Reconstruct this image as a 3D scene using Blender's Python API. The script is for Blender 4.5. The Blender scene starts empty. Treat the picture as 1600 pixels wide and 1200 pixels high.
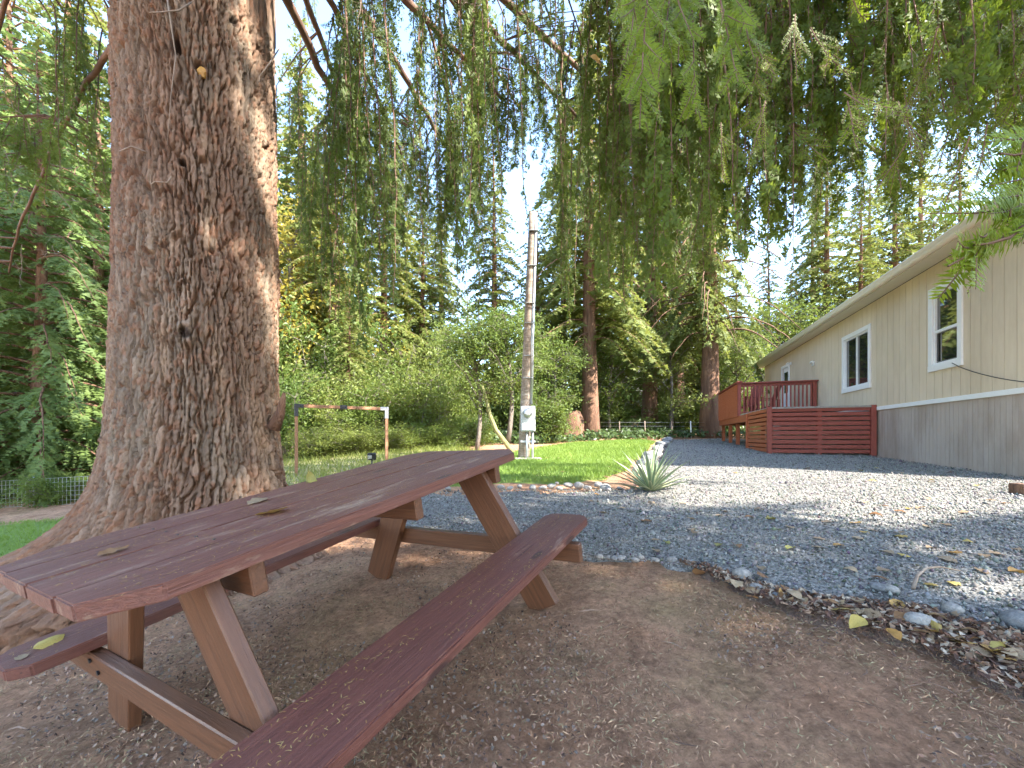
import bpy, bmesh, math, random
import numpy as np
from mathutils import Vector, Matrix, geometry

# ------------------------------------------------------------------ camera, sky, sun, exposure
SC = bpy.context.scene
COL = SC.collection
EYE, FPX, HOR = 1.1, 650.0, 683.0          # eye height, focal length and horizon row of the 1600 px photograph
cam = bpy.data.cameras.new('camera'); camo = bpy.data.objects.new('camera', cam); COL.objects.link(camo)
camo.location = (0, 0, EYE); camo.rotation_euler = (math.pi/2, 0, 0)
cam.sensor_width = 36; cam.lens = 36*FPX/1600; cam.shift_y = (HOR-600)/1600
cam.clip_start = .05; cam.clip_end = 1500
SC.camera = camo
SUN_AZ, SUN_EL = math.radians(122), math.radians(40)
wd = bpy.data.worlds.new('World'); SC.world = wd; wd.use_nodes = True
wn = wd.node_tree.nodes; sky = wn.new('ShaderNodeTexSky'); sky.sky_type = 'NISHITA'; sky.sun_disc = False
sky.sun_elevation = SUN_EL; sky.sun_rotation = SUN_AZ; sky.air_density = 1.0; sky.dust_density = .5; sky.ozone_density = 1.0
wn['Background'].inputs['Strength'].default_value = .15
wd.node_tree.links.new(sky.outputs[0], wn['Background'].inputs[0])
sl = bpy.data.lights.new('sun', 'SUN'); sl.energy = 3.3; sl.angle = math.radians(.55); sl.color = (1, .95, .86)
so = bpy.data.objects.new('sun', sl); COL.objects.link(so)
sd = Vector((math.sin(SUN_AZ)*math.cos(SUN_EL), math.cos(SUN_AZ)*math.cos(SUN_EL), math.sin(SUN_EL)))
so.rotation_euler = sd.to_track_quat('Z', 'Y').to_euler(); so.location = sd*60
SC.view_settings.view_transform = 'Standard'; SC.view_settings.look = 'None'
SC.view_settings.exposure = 2.9; SC.view_settings.gamma = 1

SC.cycles.max_bounces = 6; SC.cycles.diffuse_bounces = 3; SC.cycles.glossy_bounces = 2; SC.cycles.transmission_bounces = 4; SC.cycles.use_adaptive_sampling = True; SC.cycles.adaptive_threshold = .02
rng = np.random.default_rng(7); random.seed(7)

# ------------------------------------------------------------------ terrain
def H(x, y):
    x = np.asarray(x, float); y = np.asarray(y, float)
    xc = 12*np.tanh(x/12.); yc = np.maximum(y, -5)
    N = -1.092 + .1088*xc + .1118*yc
    F = -.705 + .0348*yc + .09*np.maximum(0, y-17) - .06*np.maximum(0, y-45)
    k = .09
    h = -k*np.logaddexp(-N/k, -F/k)
    return h + EYE
def P(px, py, Y): return Vector(((px-800)/FPX*Y, Y, EYE + (HOR-py)/FPX*Y))
def gp(px, py):
    Ys = np.geomspace(.4, 80, 4000); X = (px-800)/FPX*Ys
    d = EYE + (HOR-py)/FPX*Ys - H(X, Ys)
    i = int(np.argmax(d < 0)) if (d < 0).any() else len(Ys)-1
    return Vector((float(X[i]), float(Ys[i]), float(H(X[i], Ys[i]))))
def on_ground(x, y, dz=0.): return Vector((x, y, float(H(x, y))+dz))

# ------------------------------------------------------------------ numpy noise
def _h(ix, iy, s):
    ix = ix.astype(np.int64).astype(np.uint64); iy = iy.astype(np.int64).astype(np.uint64)
    n = ix*np.uint64(374761393) + iy*np.uint64(668265263) + np.uint64(s*2147483647+12345)
    n = (n ^ (n >> np.uint64(13)))*np.uint64(1274126177); n = n ^ (n >> np.uint64(16)); n = n*np.uint64(2246822519); n ^= n >> np.uint64(15)
    return (n & np.uint64(0xffffff)).astype(float)/0xffffff
def vn(x, y, s=0):
    x0 = np.floor(x); y0 = np.floor(y); fx = x-x0; fy = y-y0; fx = fx*fx*(3-2*fx); fy = fy*fy*(3-2*fy)
    return (_h(x0, y0, s)*(1-fx)+_h(x0+1, y0, s)*fx)*(1-fy) + (_h(x0, y0+1, s)*(1-fx)+_h(x0+1, y0+1, s)*fx)*fy
def fbm(x, y, s=0, o=4):
    t = 0; a = .5
    for k in range(o): t = t + a*vn(x*2**k, y*2**k, s+k*17); a *= .5
    return t

# ------------------------------------------------------------------ materials
def new_mat(name):
    m = bpy.data.materials.new(name); m.use_nodes = True
    return m, m.node_tree.nodes, m.node_tree.links, m.node_tree.nodes['Principled BSDF']
def ramp(nt, fac, stops):
    r = nt.nodes.new('ShaderNodeValToRGB'); e = r.color_ramp.elements
    while len(e) < len(stops): e.new(.5)
    for el, (p, c) in zip(e, stops): el.position = p; el.color = (*c, 1)
    nt.links.new(fac, r.inputs[0]); return r.outputs[0]
def noise(nt, scale, detail=4, vec=None, rough=.6, dist=0):
    n = nt.nodes.new('ShaderNodeTexNoise'); n.inputs['Scale'].default_value = scale; n.inputs['Detail'].default_value = detail
    n.inputs['Roughness'].default_value = rough; n.inputs['Distortion'].default_value = dist
    if vec is not None: nt.links.new(vec, n.inputs['Vector'])
    return n.outputs['Fac']
def coords(nt, scale=(1, 1, 1), kind='Object', rnd=True):
    tc = nt.nodes.new('ShaderNodeTexCoord'); mp = nt.nodes.new('ShaderNodeMapping'); mp.inputs['Scale'].default_value = scale
    nt.links.new(tc.outputs[kind], mp.inputs['Vector'])
    if rnd:
        oi = nt.nodes.new('ShaderNodeObjectInfo'); mu = nt.nodes.new('ShaderNodeMath'); mu.operation = 'MULTIPLY'; mu.inputs[1].default_value = 37
        nt.links.new(oi.outputs['Random'], mu.inputs[0]); nt.links.new(mu.outputs[0], mp.inputs['Location'])
    return mp.outputs[0]
def mixc(nt, fac, a, b, mode='MIX'):
    m = nt.nodes.new('ShaderNodeMix'); m.data_type = 'RGBA'; m.blend_type = mode
    for s, v in ((0, fac), (6, a), (7, b)):
        if hasattr(v, 'is_linked'): nt.links.new(v, m.inputs[s])
        elif s == 0: m.inputs[0].default_value = v
        else: m.inputs[s].default_value = (*v, 1)
    return m.outputs[2]
def bump(nt, bs, height, strength=.4, dist=.01):
    b = nt.nodes.new('ShaderNodeBump'); b.inputs['Strength'].default_value = strength; b.inputs['Distance'].default_value = dist
    nt.links.new(height, b.inputs['Height']); nt.links.new(b.outputs[0], bs.inputs['Normal'])
def mat_noise(name, stops, scale=5, rough=.7, bmp=.3, bdist=.01, sc=(1, 1, 1), detail=5, kind='Object', spec=.5, rnd=True):
    m, n, l, b = new_mat(name); nt = m.node_tree; v = coords(nt, sc, kind, rnd)
    f = noise(nt, scale, detail, v); l.new(ramp(nt, f, stops), b.inputs['Base Color'])
    b.inputs['Roughness'].default_value = rough; b.inputs['Specular IOR Level'].default_value = spec
    if bmp: bump(nt, b, noise(nt, scale*4, 4, v), bmp, bdist)
    return m
def mat_wood(name, dark, mid, worn, rough=.5, wear=.62, grain=30, bmp=.35, split=0.):
    m, n, l, b = new_mat(name); nt = m.node_tree
    v = coords(nt, (1.2, grain, grain)); g = noise(nt, 3, 6, v, .65, .4)
    c = ramp(nt, g, [(.25, dark), (.7, mid)])
    v2 = coords(nt, (1.5, 6, 6)); w = noise(nt, 2.2, 8, v2, .7)
    wr = nt.nodes.new('ShaderNodeMapRange'); wr.inputs[1].default_value = wear; wr.inputs[2].default_value = wear+.16; l.new(w, wr.inputs[0])
    c2 = mixc(nt, wr.outputs[0], c, worn)
    if split:
        ck = noise(nt, 2.0, 4, coords(nt, (1.1, 42, 42)), .5, .2); cr = nt.nodes.new('ShaderNodeMapRange'); cr.inputs[1].default_value = .665; cr.inputs[2].default_value = .70; cr.inputs[4].default_value = split; l.new(ck, cr.inputs[0])
        kn = nt.nodes.new('ShaderNodeTexVoronoi'); kn.inputs['Scale'].default_value = 1.0; l.new(coords(nt, (2.2, 7, 7)), kn.inputs['Vector']); kr = nt.nodes.new('ShaderNodeMapRange'); kr.inputs[1].default_value = .14; kr.inputs[2].default_value = .09; kr.inputs[4].default_value = .75; l.new(kn.outputs['Distance'], kr.inputs[0])
        mxx = nt.nodes.new('ShaderNodeMath'); mxx.operation = 'MAXIMUM'; l.new(cr.outputs[0], mxx.inputs[0]); l.new(kr.outputs[0], mxx.inputs[1])
        c2 = mixc(nt, mxx.outputs[0], c2, tuple(.25*x for x in dark))
    l.new(c2, b.inputs['Base Color'])
    rr = nt.nodes.new('ShaderNodeMapRange'); rr.inputs[3].default_value = rough-.1; rr.inputs[4].default_value = rough+.22; l.new(w, rr.inputs[0])
    l.new(rr.outputs[0], b.inputs['Roughness']); b.inputs['Specular IOR Level'].default_value = .5
    bump(nt, b, g, bmp, .004)
    return m
def mat_leaf(name, a, b_, tr=(.12, .2, .03), trans=.35, rough=.55, scale=1.2, spec=.35, attr=False):
    m, n, l, b = new_mat(name); nt = m.node_tree
    v = coords(nt); f = noise(nt, scale, 3, v); oi = n.new('ShaderNodeObjectInfo')
    ad = n.new('ShaderNodeMath'); ad.operation = 'MULTIPLY_ADD'; ad.inputs[1].default_value = .35; l.new(oi.outputs['Random'], ad.inputs[0]); l.new(f, ad.inputs[2])
    c = ramp(nt, ad.outputs[0], [(.35, a), (.85, b_)])
    l.new(c, b.inputs['Base Color']); b.inputs['Roughness'].default_value = rough; b.inputs['Specular IOR Level'].default_value = spec
    t = n.new('ShaderNodeBsdfTranslucent'); l.new(mixc(nt, .5, c, tr), t.inputs[0])
    mx = n.new('ShaderNodeMixShader'); mx.inputs[0].default_value = trans
    l.new(b.outputs[0], mx.inputs[1]); l.new(t.outputs[0], mx.inputs[2]); l.new(mx.outputs[0], n['Material Output'].inputs[0])
    return m
def plain(name, c, rough=.6, metal=0, var=.15, scale=8, bmp=.1):
    d = tuple(x*(1-var) for x in c); e = tuple(min(1, x*(1+var)) for x in c)
    m = mat_noise(name, [(.3, d), (.7, e)], scale, rough, bmp, .003); m.node_tree.nodes['Principled BSDF'].inputs['Metallic'].default_value = metal
    return m

def stain(m, amt, scale=.9):
    nt = m.node_tree; b = nt.nodes['Principled BSDF']; src = b.inputs['Base Color'].links[0].from_socket
    v = coords(nt, (1, 1, .35), 'Object', False); g = nt.nodes.new('ShaderNodeNewGeometry'); mp = nt.nodes.new('ShaderNodeMapping'); mp.inputs['Scale'].default_value = (1, 1, .4); nt.links.new(g.outputs['Position'], mp.inputs['Vector'])
    f = noise(nt, scale, 7, mp.outputs[0], .68)
    nt.links.new(mixc(nt, amt, src, ramp(nt, f, [(.33, (.62, .56, .48)), (.55, (1, 1, 1)), (.75, (1.06, 1.05, 1.03))]), 'MULTIPLY'), b.inputs['Base Color'])
M = {}
M['table'] = mat_wood('table_stain', (.075, .024, .018), (.175, .06, .04), (.34, .22, .16), .48, .60, 34, .9, .7)
M['tabletop'] = mat_wood('tabletop_stain', (.085, .03, .021), (.195, .073, .048), (.34, .23, .155), .5, .55, 34, .9, .7)
M['table_leg'] = mat_wood('leg_stain', (.08, .034, .017), (.165, .07, .034), (.25, .13, .07), .4, .7, 30, .6)
M['deck'] = mat_wood('deck_red_stain', (.18, .034, .024), (.3, .07, .048), (.2, .06, .045), .55, .6, 18, .2)
M['deck_lit'] = mat_wood('deck_red_stain_lit', (.32, .075, .026), (.45, .125, .048), (.3, .12, .06), .55, .6, 18, .2)  # red stain lightened to orange; light on the left-facing side put into colour
M['deck_grey'] = mat_wood('deck_weathered', (.2, .19, .17), (.34, .33, .3), (.4, .38, .35), .8)
M['white'] = plain('white_paint', (.78, .78, .77), .4, 0, .03)
M['siding'] = mat_noise('beige_siding', [(.3, (.62, .51, .375)), (.7, (.68, .565, .425))], 3, .65, .12, .004, (6, 6, .6))
M['skirt'] = mat_noise('taupe_skirting', [(.3, (.38, .315, .275)), (.7, (.44, .37, .325))], 3, .7, .15, .004, (6, 6, .6))
stain(M['siding'], .4); stain(M['skirt'], .7, 1.6)
M['gutter'] = plain('cream_gutter', (.66, .6, .47), .35, 0, .04)
M['roof'] = plain('roof_shingle', (.12, .11, .105), .9, 0, .3, 20, .5)
M['glass'], n_, l_, b_ = new_mat('window_glass'); b_.inputs['Base Color'].default_value = (.015, .022, .02, 1); b_.inputs['Roughness'].default_value = .03; b_.inputs['Specular IOR Level'].default_value = 1.0; b_.inputs['IOR'].default_value = 2.1
M['screen'] = plain('insect_screen', (.10, .10, .095), .55, 0, .2, 60, .2)
M['black'] = plain('black_plastic', (.018, .018, .02), .4)
M['blackmetal'] = plain('black_bracket', (.025, .025, .028), .45)
M['steel'] = plain('galvanised', (.42, .43, .44), .4, .7, .12, 10)
M['greybox'] = plain('grey_meter_paint', (.42, .43, .43), .45, .1, .08)
M['post'] = mat_wood('brown_post', (.19, .085, .04), (.32, .16, .08), (.3, .2, .13), .6, .65, 20)
M['pole'] = mat_wood('pole_wood', (.14, .095, .065), (.33, .26, .2), (.42, .36, .3), .85, .5, 14, .6)
M['bark'] = None
M['barkfar'] = mat_noise('reddish_bark', [(.3, (.10, .05, .03)), (.7, (.27, .145, .085))], 4, .95, .9, .05, (3, 3, .35))
M['barkgrey'] = mat_noise('grey_bark', [(.3, (.09, .07, .055)), (.7, (.24, .2, .165))], 5, .95, .9, .03, (3, 3, .5))
M['moss'] = mat_noise('mossy_bark', [(.3, (.13, .14, .035)), (.7, (.28, .27, .14))], 6, .95, .5, .02)
M['twig'] = mat_noise('hemlock_twig', [(.3, (.10, .05, .03)), (.7, (.20, .115, .075))], 6, .85, .4, .006, (1, 1, 1))
M['deadtwig'] = mat_noise('dead_twig', [(.3, (.17, .12, .085)), (.7, (.33, .26, .2))], 6, .9, .3, .006)
M['hem'] = mat_leaf('hemlock_needles', (.042, .075, .014), (.125, .175, .028), (.24, .31, .03), .45)
M['hem2'] = mat_leaf('hemlock_needles_lit', (.065, .11, .016), (.16, .22, .03), (.3, .38, .03), .5)  # brighter copy of the hemlock needles, with sunlight put into the colour
M['hemnear'] = mat_leaf('hemlock_needles_near', (.12, .19, .014), (.23, .3, .022), (.36, .45, .02), .5, .5)
M['fir'] = mat_leaf('fir_needles', (.085, .115, .026), (.19, .215, .055), (.3, .32, .06), .42, .6, .5)
M['cedar'] = mat_leaf('cedar_foliage', (.075, .125, .04), (.16, .22, .06), (.24, .32, .06), .42, .6, .6)
M['decid'] = mat_leaf('green_leaves', (.07, .12, .025), (.16, .21, .045), (.26, .32, .05), .42, .5, .9)
M['shrub'] = mat_leaf('yellow_green_leaves', (.09, .13, .025), (.22, .25, .06), (.3, .33, .06), .42, .5, .9)
M['maple'] = mat_leaf('yellowing_maple_leaves', (.22, .21, .04), (.38, .3, .05), (.45, .38, .06), .45, .5, .8)
M['ivy'] = mat_leaf('ivy_leaves', (.025, .055, .015), (.06, .095, .03), (.1, .16, .03), .25, .4, .8)
M['grass'] = mat_leaf('grass_blades', (.10, .19, .022), (.2, .28, .05), (.26, .38, .05), .3, .55, .6)
M['stone'] = mat_noise('pale_stone', [(.3, (.2, .185, .165)), (.7, (.38, .35, .31))], 6, .85, .5, .01)
M['stoneg'] = mat_noise('grey_stone', [(.3, (.10, .10, .10)), (.7, (.22, .22, .215))], 6, .85, .5, .01)
for k, (a, b) in dict(yellow=((.2, .115, .03), (.5, .38, .1)), tan=((.19, .115, .06), (.45, .33, .2)), brown=((.16, .075, .03), (.3, .16, .07)), olive=((.16, .13, .04), (.4, .36, .1)), orange=((.3, .15, .04), (.44, .26, .07))).items():
    M['lf_'+k] = mat_leaf('fallen_leaf_'+k, a, b, b, .2, .6, 30)
M['needle_dry'] = mat_leaf('dry_needles', (.38, .22, .07), (.58, .4, .15), (.5, .33, .1), .15, .6, 40)

# trunk bark reads plate colours stored per vertex
m, n, l, b = new_mat('hemlock_bark'); nt = m.node_tree
at = n.new('ShaderNodeAttribute'); at.attribute_name = 'plate'
v = coords(nt, (1, 1, .45), rnd=False); f = noise(nt, 55, 6, v, .7)
l.new(mixc(nt, .55, at.outputs['Color'], ramp(nt, f, [(.3, (.35, .33, .31)), (.72, (.95, .95, .95))]), 'MULTIPLY'), b.inputs['Base Color'])
b.inputs['Roughness'].default_value = .93; b.inputs['Specular IOR Level'].default_value = .2
bump(nt, b, noise(nt, 95, 6, v, .75), .8, .010); M['bark'] = m

def mat_soil():
    m, n, l, b = new_mat('needle_duff'); nt = m.node_tree; v = coords(nt, rnd=False)
    f = noise(nt, 1.6, 6, v, .65); c = ramp(nt, f, [(.25, (.35, .19, .115)), (.5, (.5, .31, .2)), (.75, (.42, .31, .17))])
    g = noise(nt, 34, 8, v, .8); g3 = noise(nt, 7, 6, v, .7); c = mixc(nt, .75, c, ramp(nt, g3, [(.32, (.5, .46, .44)), (.5, (1, .97, .94)), (.68, (1.3, 1.24, 1.18))]), 'MULTIPLY'); c2 = mixc(nt, .85, c, ramp(nt, g, [(.28, (.22, .19, .18)), (.5, (.85, .8, .76)), (.72, (1.5, 1.4, 1.35))]), 'MULTIPLY')
    l.new(c2, b.inputs['Base Color']); b.inputs['Roughness'].default_value = .95; b.inputs['Specular IOR Level'].default_value = .15
    bump(nt, b, g, 1.0, .03); return m
def mat_gravel():
    m, n, l, b = new_mat('crushed_gravel'); nt = m.node_tree; v = coords(nt, rnd=False)
    vo = n.new('ShaderNodeTexVoronoi'); vo.inputs['Scale'].default_value = 85; l.new(v, vo.inputs['Vector'])
    sp = n.new('ShaderNodeSeparateColor'); l.new(vo.outputs['Color'], sp.inputs[0])
    c = ramp(nt, sp.outputs[0], [(0, (.105, .099, .088)), (.5, (.2, .189, .17)), (1, (.33, .315, .285))])
    f = noise(nt, .9, 5, v, .6); c2 = mixc(nt, .35, c, ramp(nt, f, [(.35, (.72, .7, .68)), (.65, (1.25, 1.2, 1.14))]), 'MULTIPLY')
    l.new(c2, b.inputs['Base Color']); b.inputs['Roughness'].default_value = .9; b.inputs['Specular IOR Level'].default_value = .25
    inv = n.new('ShaderNodeMath'); inv.operation = 'SUBTRACT'; inv.inputs[0].default_value = 1; l.new(vo.outputs['Distance'], inv.inputs[1])
    bump(nt, b, inv.outputs[0], .8, .012); return m
def mat_lawn():
    m, n, l, b = new_mat('lawn_turf'); nt = m.node_tree; v = coords(nt, rnd=False)
    f = noise(nt, 1.3, 6, v, .65); g = noise(nt, 40, 5, v, .7)
    c = ramp(nt, f, [(.3, (.13, .2, .028)), (.55, (.19, .26, .045)), (.75, (.28, .26, .1))])
    l.new(mixc(nt, .5, c, ramp(nt, g, [(.3, (.5, .5, .45)), (.7, (1.3, 1.3, 1.2))]), 'MULTIPLY'), b.inputs['Base Color'])
    b.inputs['Roughness'].default_value = .9; bump(nt, b, g, .8, .03); return m
M['soil'] = mat_soil(); M['gravel'] = mat_gravel(); M['lawn'] = mat_lawn()
M['leafmould'] = mat_noise('leaf_mould', [(.25, (.085, .05, .038)), (.5, (.16, .1, .075)), (.75, (.24, .17, .125))], 14, .95, .9, .02, rnd=False)
M['straw'] = mat_noise('straw_ground', [(.3, (.2, .17, .07)), (.7, (.36, .32, .15))], 6, .95, .6, .03, rnd=False)
m, n, l, b = new_mat('gravel_stone'); nt = m.node_tree
at = n.new('ShaderNodeAttribute'); at.attribute_name = 'tint'; l.new(at.outputs['Color'], b.inputs['Base Color']); b.inputs['Roughness'].default_value = .88; b.inputs['Specular IOR Level'].default_value = .25; M['pebble'] = m
m, n, l, b = new_mat('litter_bits'); nt = m.node_tree
at = n.new('ShaderNodeAttribute'); at.attribute_name = 'tint'; l.new(at.outputs['Color'], b.inputs['Base Color']); b.inputs['Roughness'].default_value = .85; b.inputs['Specular IOR Level'].default_value = .2; M['litter'] = m
m, n, l, b = new_mat('yucca_leaf'); nt = m.node_tree
at = n.new('ShaderNodeAttribute'); at.attribute_name = 'tint'; l.new(at.outputs['Color'], b.inputs['Base Color']); b.inputs['Roughness'].default_value = .5; M['yucca'] = m

# ------------------------------------------------------------------ object helpers
def tag(o, label=None, cat=None, group=None, kind=None):
    if label: o['label'] = label
    if cat: o['category'] = cat
    if group: o['group'] = group
    if kind: o['kind'] = kind
    return o
def obj(name, me, parent=None, mat=None, loc=None, rot=None, scale=None):
    o = bpy.data.objects.new(name, me); COL.objects.link(o)
    if mat is not None and me is not None and not me.materials: me.materials.append(mat)
    if parent: o.parent = parent
    if loc is not None: o.location = loc
    if rot is not None: o.rotation_euler = rot
    if scale is not None: o.scale = scale if hasattr(scale, '__len__') else (scale,)*3
    return o
def empty(name, loc=(0, 0, 0), rz=0):
    o = bpy.data.objects.new(name, None); COL.objects.link(o); o.location = loc; o.rotation_euler = (0, 0, rz); o.empty_display_size = .1; return o
def mesh_np(name, V, F, mats=(), midx=None, smooth=False, color=None, cname='tint'):
    """V (n,3); F (m,3) or (m,4)"""
    V = np.ascontiguousarray(V, np.float32); F = np.ascontiguousarray(F, np.int32); k = F.shape[1]
    me = bpy.data.meshes.new(name); me.vertices.add(len(V)); me.vertices.foreach_set('co', V.ravel())
    me.loops.add(F.size); me.loops.foreach_set('vertex_index', F.ravel())
    me.polygons.add(len(F)); me.polygons.foreach_set('loop_start', np.arange(0, F.size, k, dtype=np.int32)); me.polygons.foreach_set('loop_total', np.full(len(F), k, np.int32))
    for m in mats: me.materials.append(m)
    if midx is not None: me.polygons.foreach_set('material_index', np.ascontiguousarray(midx, np.int32))
    if smooth: me.polygons.foreach_set('use_smooth', np.ones(len(F), bool))
    if color is not None:
        a = me.color_attributes.new(cname, 'FLOAT_COLOR', 'POINT'); c = np.ones((len(V), 4), np.float32); c[:, :3] = color; a.data.foreach_set('color', c.ravel())
    me.update(calc_edges=True); me.validate(); return me
class Soup:                       # triangle soup with one material index per block
    def __init__(s): s.V = []; s.F = []; s.M = []; s.n = 0
    def add(s, V, F, m=0):
        V = np.asarray(V, float).reshape(-1, 3); F = np.asarray(F).reshape(-1, 3)
        s.V.append(V); s.F.append(F+s.n); s.M.append(np.full(len(F), m)); s.n += len(V)
    def tris(s, T, m=0): T = np.asarray(T, float).reshape(-1, 3, 3); s.add(T.reshape(-1, 3), np.arange(len(T)*3), m)
    def arrays(s): return np.concatenate(s.V), np.concatenate(s.F), np.concatenate(s.M)
    def mesh(s, name, mats, smooth=False): V, F, Mi = s.arrays(); return mesh_np(name, V, F, mats, Mi, smooth)
def tube_arrays(pts, rads, n=6, cap=True):
    pts = np.asarray(pts, float); rads = np.asarray(rads, float); N = len(pts)
    T = np.gradient(pts, axis=0); T /= np.linalg.norm(T, axis=1)[:, None]+1e-9
    ref = np.array([0, 0, 1.]) if abs(T[0, 2]) < .9 else np.array([1., 0, 0])
    A = np.cross(T, ref); A /= np.linalg.norm(A, axis=1)[:, None]+1e-9; B = np.cross(T, A)
    a = np.arange(n)/n*2*np.pi
    V = (pts[:, None] + rads[:, None, None]*(np.cos(a)[None, :, None]*A[:, None] + np.sin(a)[None, :, None]*B[:, None])).reshape(-1, 3)
    i = np.arange(N-1)[:, None]*n; j = np.arange(n)[None]; j2 = (j+1) % n
    q = np.stack([i+j, i+j2, i+n+j2, i+n+j], -1).reshape(-1, 4)
    F = np.concatenate([q[:, [0, 1, 2]], q[:, [0, 2, 3]]])
    if cap:
        V = np.concatenate([V, pts[:1], pts[-1:]]); c0 = N*n; j = np.arange(n); j2 = (j+1) % n
        F = np.concatenate([F, np.stack([j2, j, np.full(n, c0)], 1), np.stack([(N-1)*n+j, (N-1)*n+j2, np.full(n, c0+1)], 1)])
    return V, F
def tube(name, pts, rads, mat, parent=None, n=8, smooth=True):
    if not hasattr(rads, '__len__'): rads = [rads]*len(pts)
    V, F = tube_arrays(pts, rads, n); return obj(name, mesh_np(name, V, F, [mat], None, smooth), parent)
_bc = {}
def box_mesh(sx, sy, sz, bev=0., mat=None, key=''):
    k = (round(sx, 4), round(sy, 4), round(sz, 4), bev, mat.name if mat else '', key)
    if k in _bc: return _bc[k]
    bm = bmesh.new(); bmesh.ops.create_cube(bm, size=1); bmesh.ops.scale(bm, vec=(sx, sy, sz), verts=bm.verts)
    if bev: bmesh.ops.bevel(bm, geom=bm.edges[:], offset=bev, segments=1, affect='EDGES')
    me = bpy.data.meshes.new('board'); bm.to_mesh(me); bm.free()
    if mat: me.materials.append(mat)
    _bc[k] = me; return me
def box(name, parent, c, s, mat, bev=0., rot=None):
    return obj(name, box_mesh(*s, bev, mat), parent, None, c, rot)
def prism(name, poly, z0, z1, mat, parent=None, bev=0.):      # extruded xy outline
    bm = bmesh.new(); vs = [bm.verts.new((x, y, z0)) for x, y in poly]; f = bm.faces.new(vs)
    r = bmesh.ops.extrude_face_region(bm, geom=[f]); bmesh.ops.translate(bm, vec=(0, 0, z1-z0), verts=[e for e in r['geom'] if isinstance(e, bmesh.types.BMVert)])
    bmesh.ops.recalc_face_normals(bm, faces=bm.faces[:])
    if bev: bmesh.ops.bevel(bm, geom=bm.edges[:], offset=bev, segments=2, affect='EDGES')
    me = bpy.data.meshes.new(name); bm.to_mesh(me); bm.free(); return obj(name, me, parent, mat)
def copy_tree(o, parent=None):
    c = o.copy(); COL.objects.link(c); c.parent = parent
    for ch in list(o.children): copy_tree(ch, c)
    return c

# ------------------------------------------------------------------ ground, gravel, lawn
def inside(poly, X, Y):
    r = np.zeros(X.shape, bool); n = len(poly)
    for i in range(n):
        x0, y0 = poly[i]; x1, y1 = poly[(i+1) % n]
        if y0 == y1: continue
        c = ((y0 > Y) != (y1 > Y)) & (X < (x1-x0)*(Y-y0)/(y1-y0)+x0); r ^= c
    return r
def rough_poly(poly, step, amp, seed):
    out = []
    for i in range(len(poly)):
        a = np.array(poly[i]); b = np.array(poly[(i+1) % len(poly)]); d = np.hypot(*(b-a)); n = max(1, int(d/step))
        for k in range(n):
            p = a+(b-a)*k/n; nn = np.array([-(b-a)[1], (b-a)[0]])/(d+1e-9)
            w = (fbm(np.array([p[0]*3.1]), np.array([p[1]*3.1]), seed)[0]-.47)*2*amp; p = p+nn*w; out.append((float(p[0]), float(p[1])))
    return out
def sheet(name, poly, step, dz, mat, label_kind='structure'):
    xs = [p[0] for p in poly]; ys = [p[1] for p in poly]
    gx, gy = np.meshgrid(np.arange(min(xs), max(xs), step), np.arange(min(ys), max(ys), step)); gx = gx.ravel()+rng.uniform(-.2, .2, gx.size)*step; gy = gy.ravel()
    k = inside(poly, gx, gy); pts = [Vector(p) for p in poly]+[Vector((float(a), float(b))) for a, b in zip(gx[k], gy[k])]
    ed = [(i, (i+1) % len(poly)) for i in range(len(poly))]
    V, E_, Fc, *_ = geometry.delaunay_2d_cdt(pts, ed, [], 1, 1e-5)
    V = np.array([(v.x, v.y) for v in V]); F = np.array([f for f in Fc if len(f) == 3])
    ee = np.sort(np.concatenate([F[:, [0, 1]], F[:, [1, 2]], F[:, [2, 0]]]), 1); u_, ct = np.unique(ee, axis=0, return_counts=True); rim = np.zeros(len(V)); rim[u_[ct == 1].ravel()] = 1
    z = H(V[:, 0], V[:, 1])+dz-rim*(dz+.03)
    return tag(obj(name, mesh_np(name, np.column_stack([V, z]), F, [mat], None, True)), kind=label_kind)
# base sheet
gx = np.concatenate([-np.geomspace(300, 9, 26), np.arange(-8.8, 9, .16), np.geomspace(9.2, 300, 26)])
gy = np.concatenate([-np.geomspace(200, 5, 16), np.arange(-4.8, 20, .16), np.geomspace(20.2, 400, 30)])
X, Y = np.meshgrid(gx, gy); Z = H(X, Y)
near = (np.hypot(X, Y) < 9)
Z = Z + near*((fbm(X*2.2, Y*2.2, 3)-.47)*.05 + (fbm(X*7, Y*7, 5)-.47)*.022)*np.clip((9-np.hypot(X, Y))/3, 0, 1)
nx, ny = len(gx), len(gy); i = (np.arange(ny-1)[:, None]*nx+np.arange(nx-1)[None]).ravel()
ground = tag(obj('ground', mesh_np('ground', np.column_stack([X.ravel(), Y.ravel(), Z.ravel()]), np.stack([i, i+1, i+nx+1, i+nx], 1), [M['soil']], None, True)), kind='structure')

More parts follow.
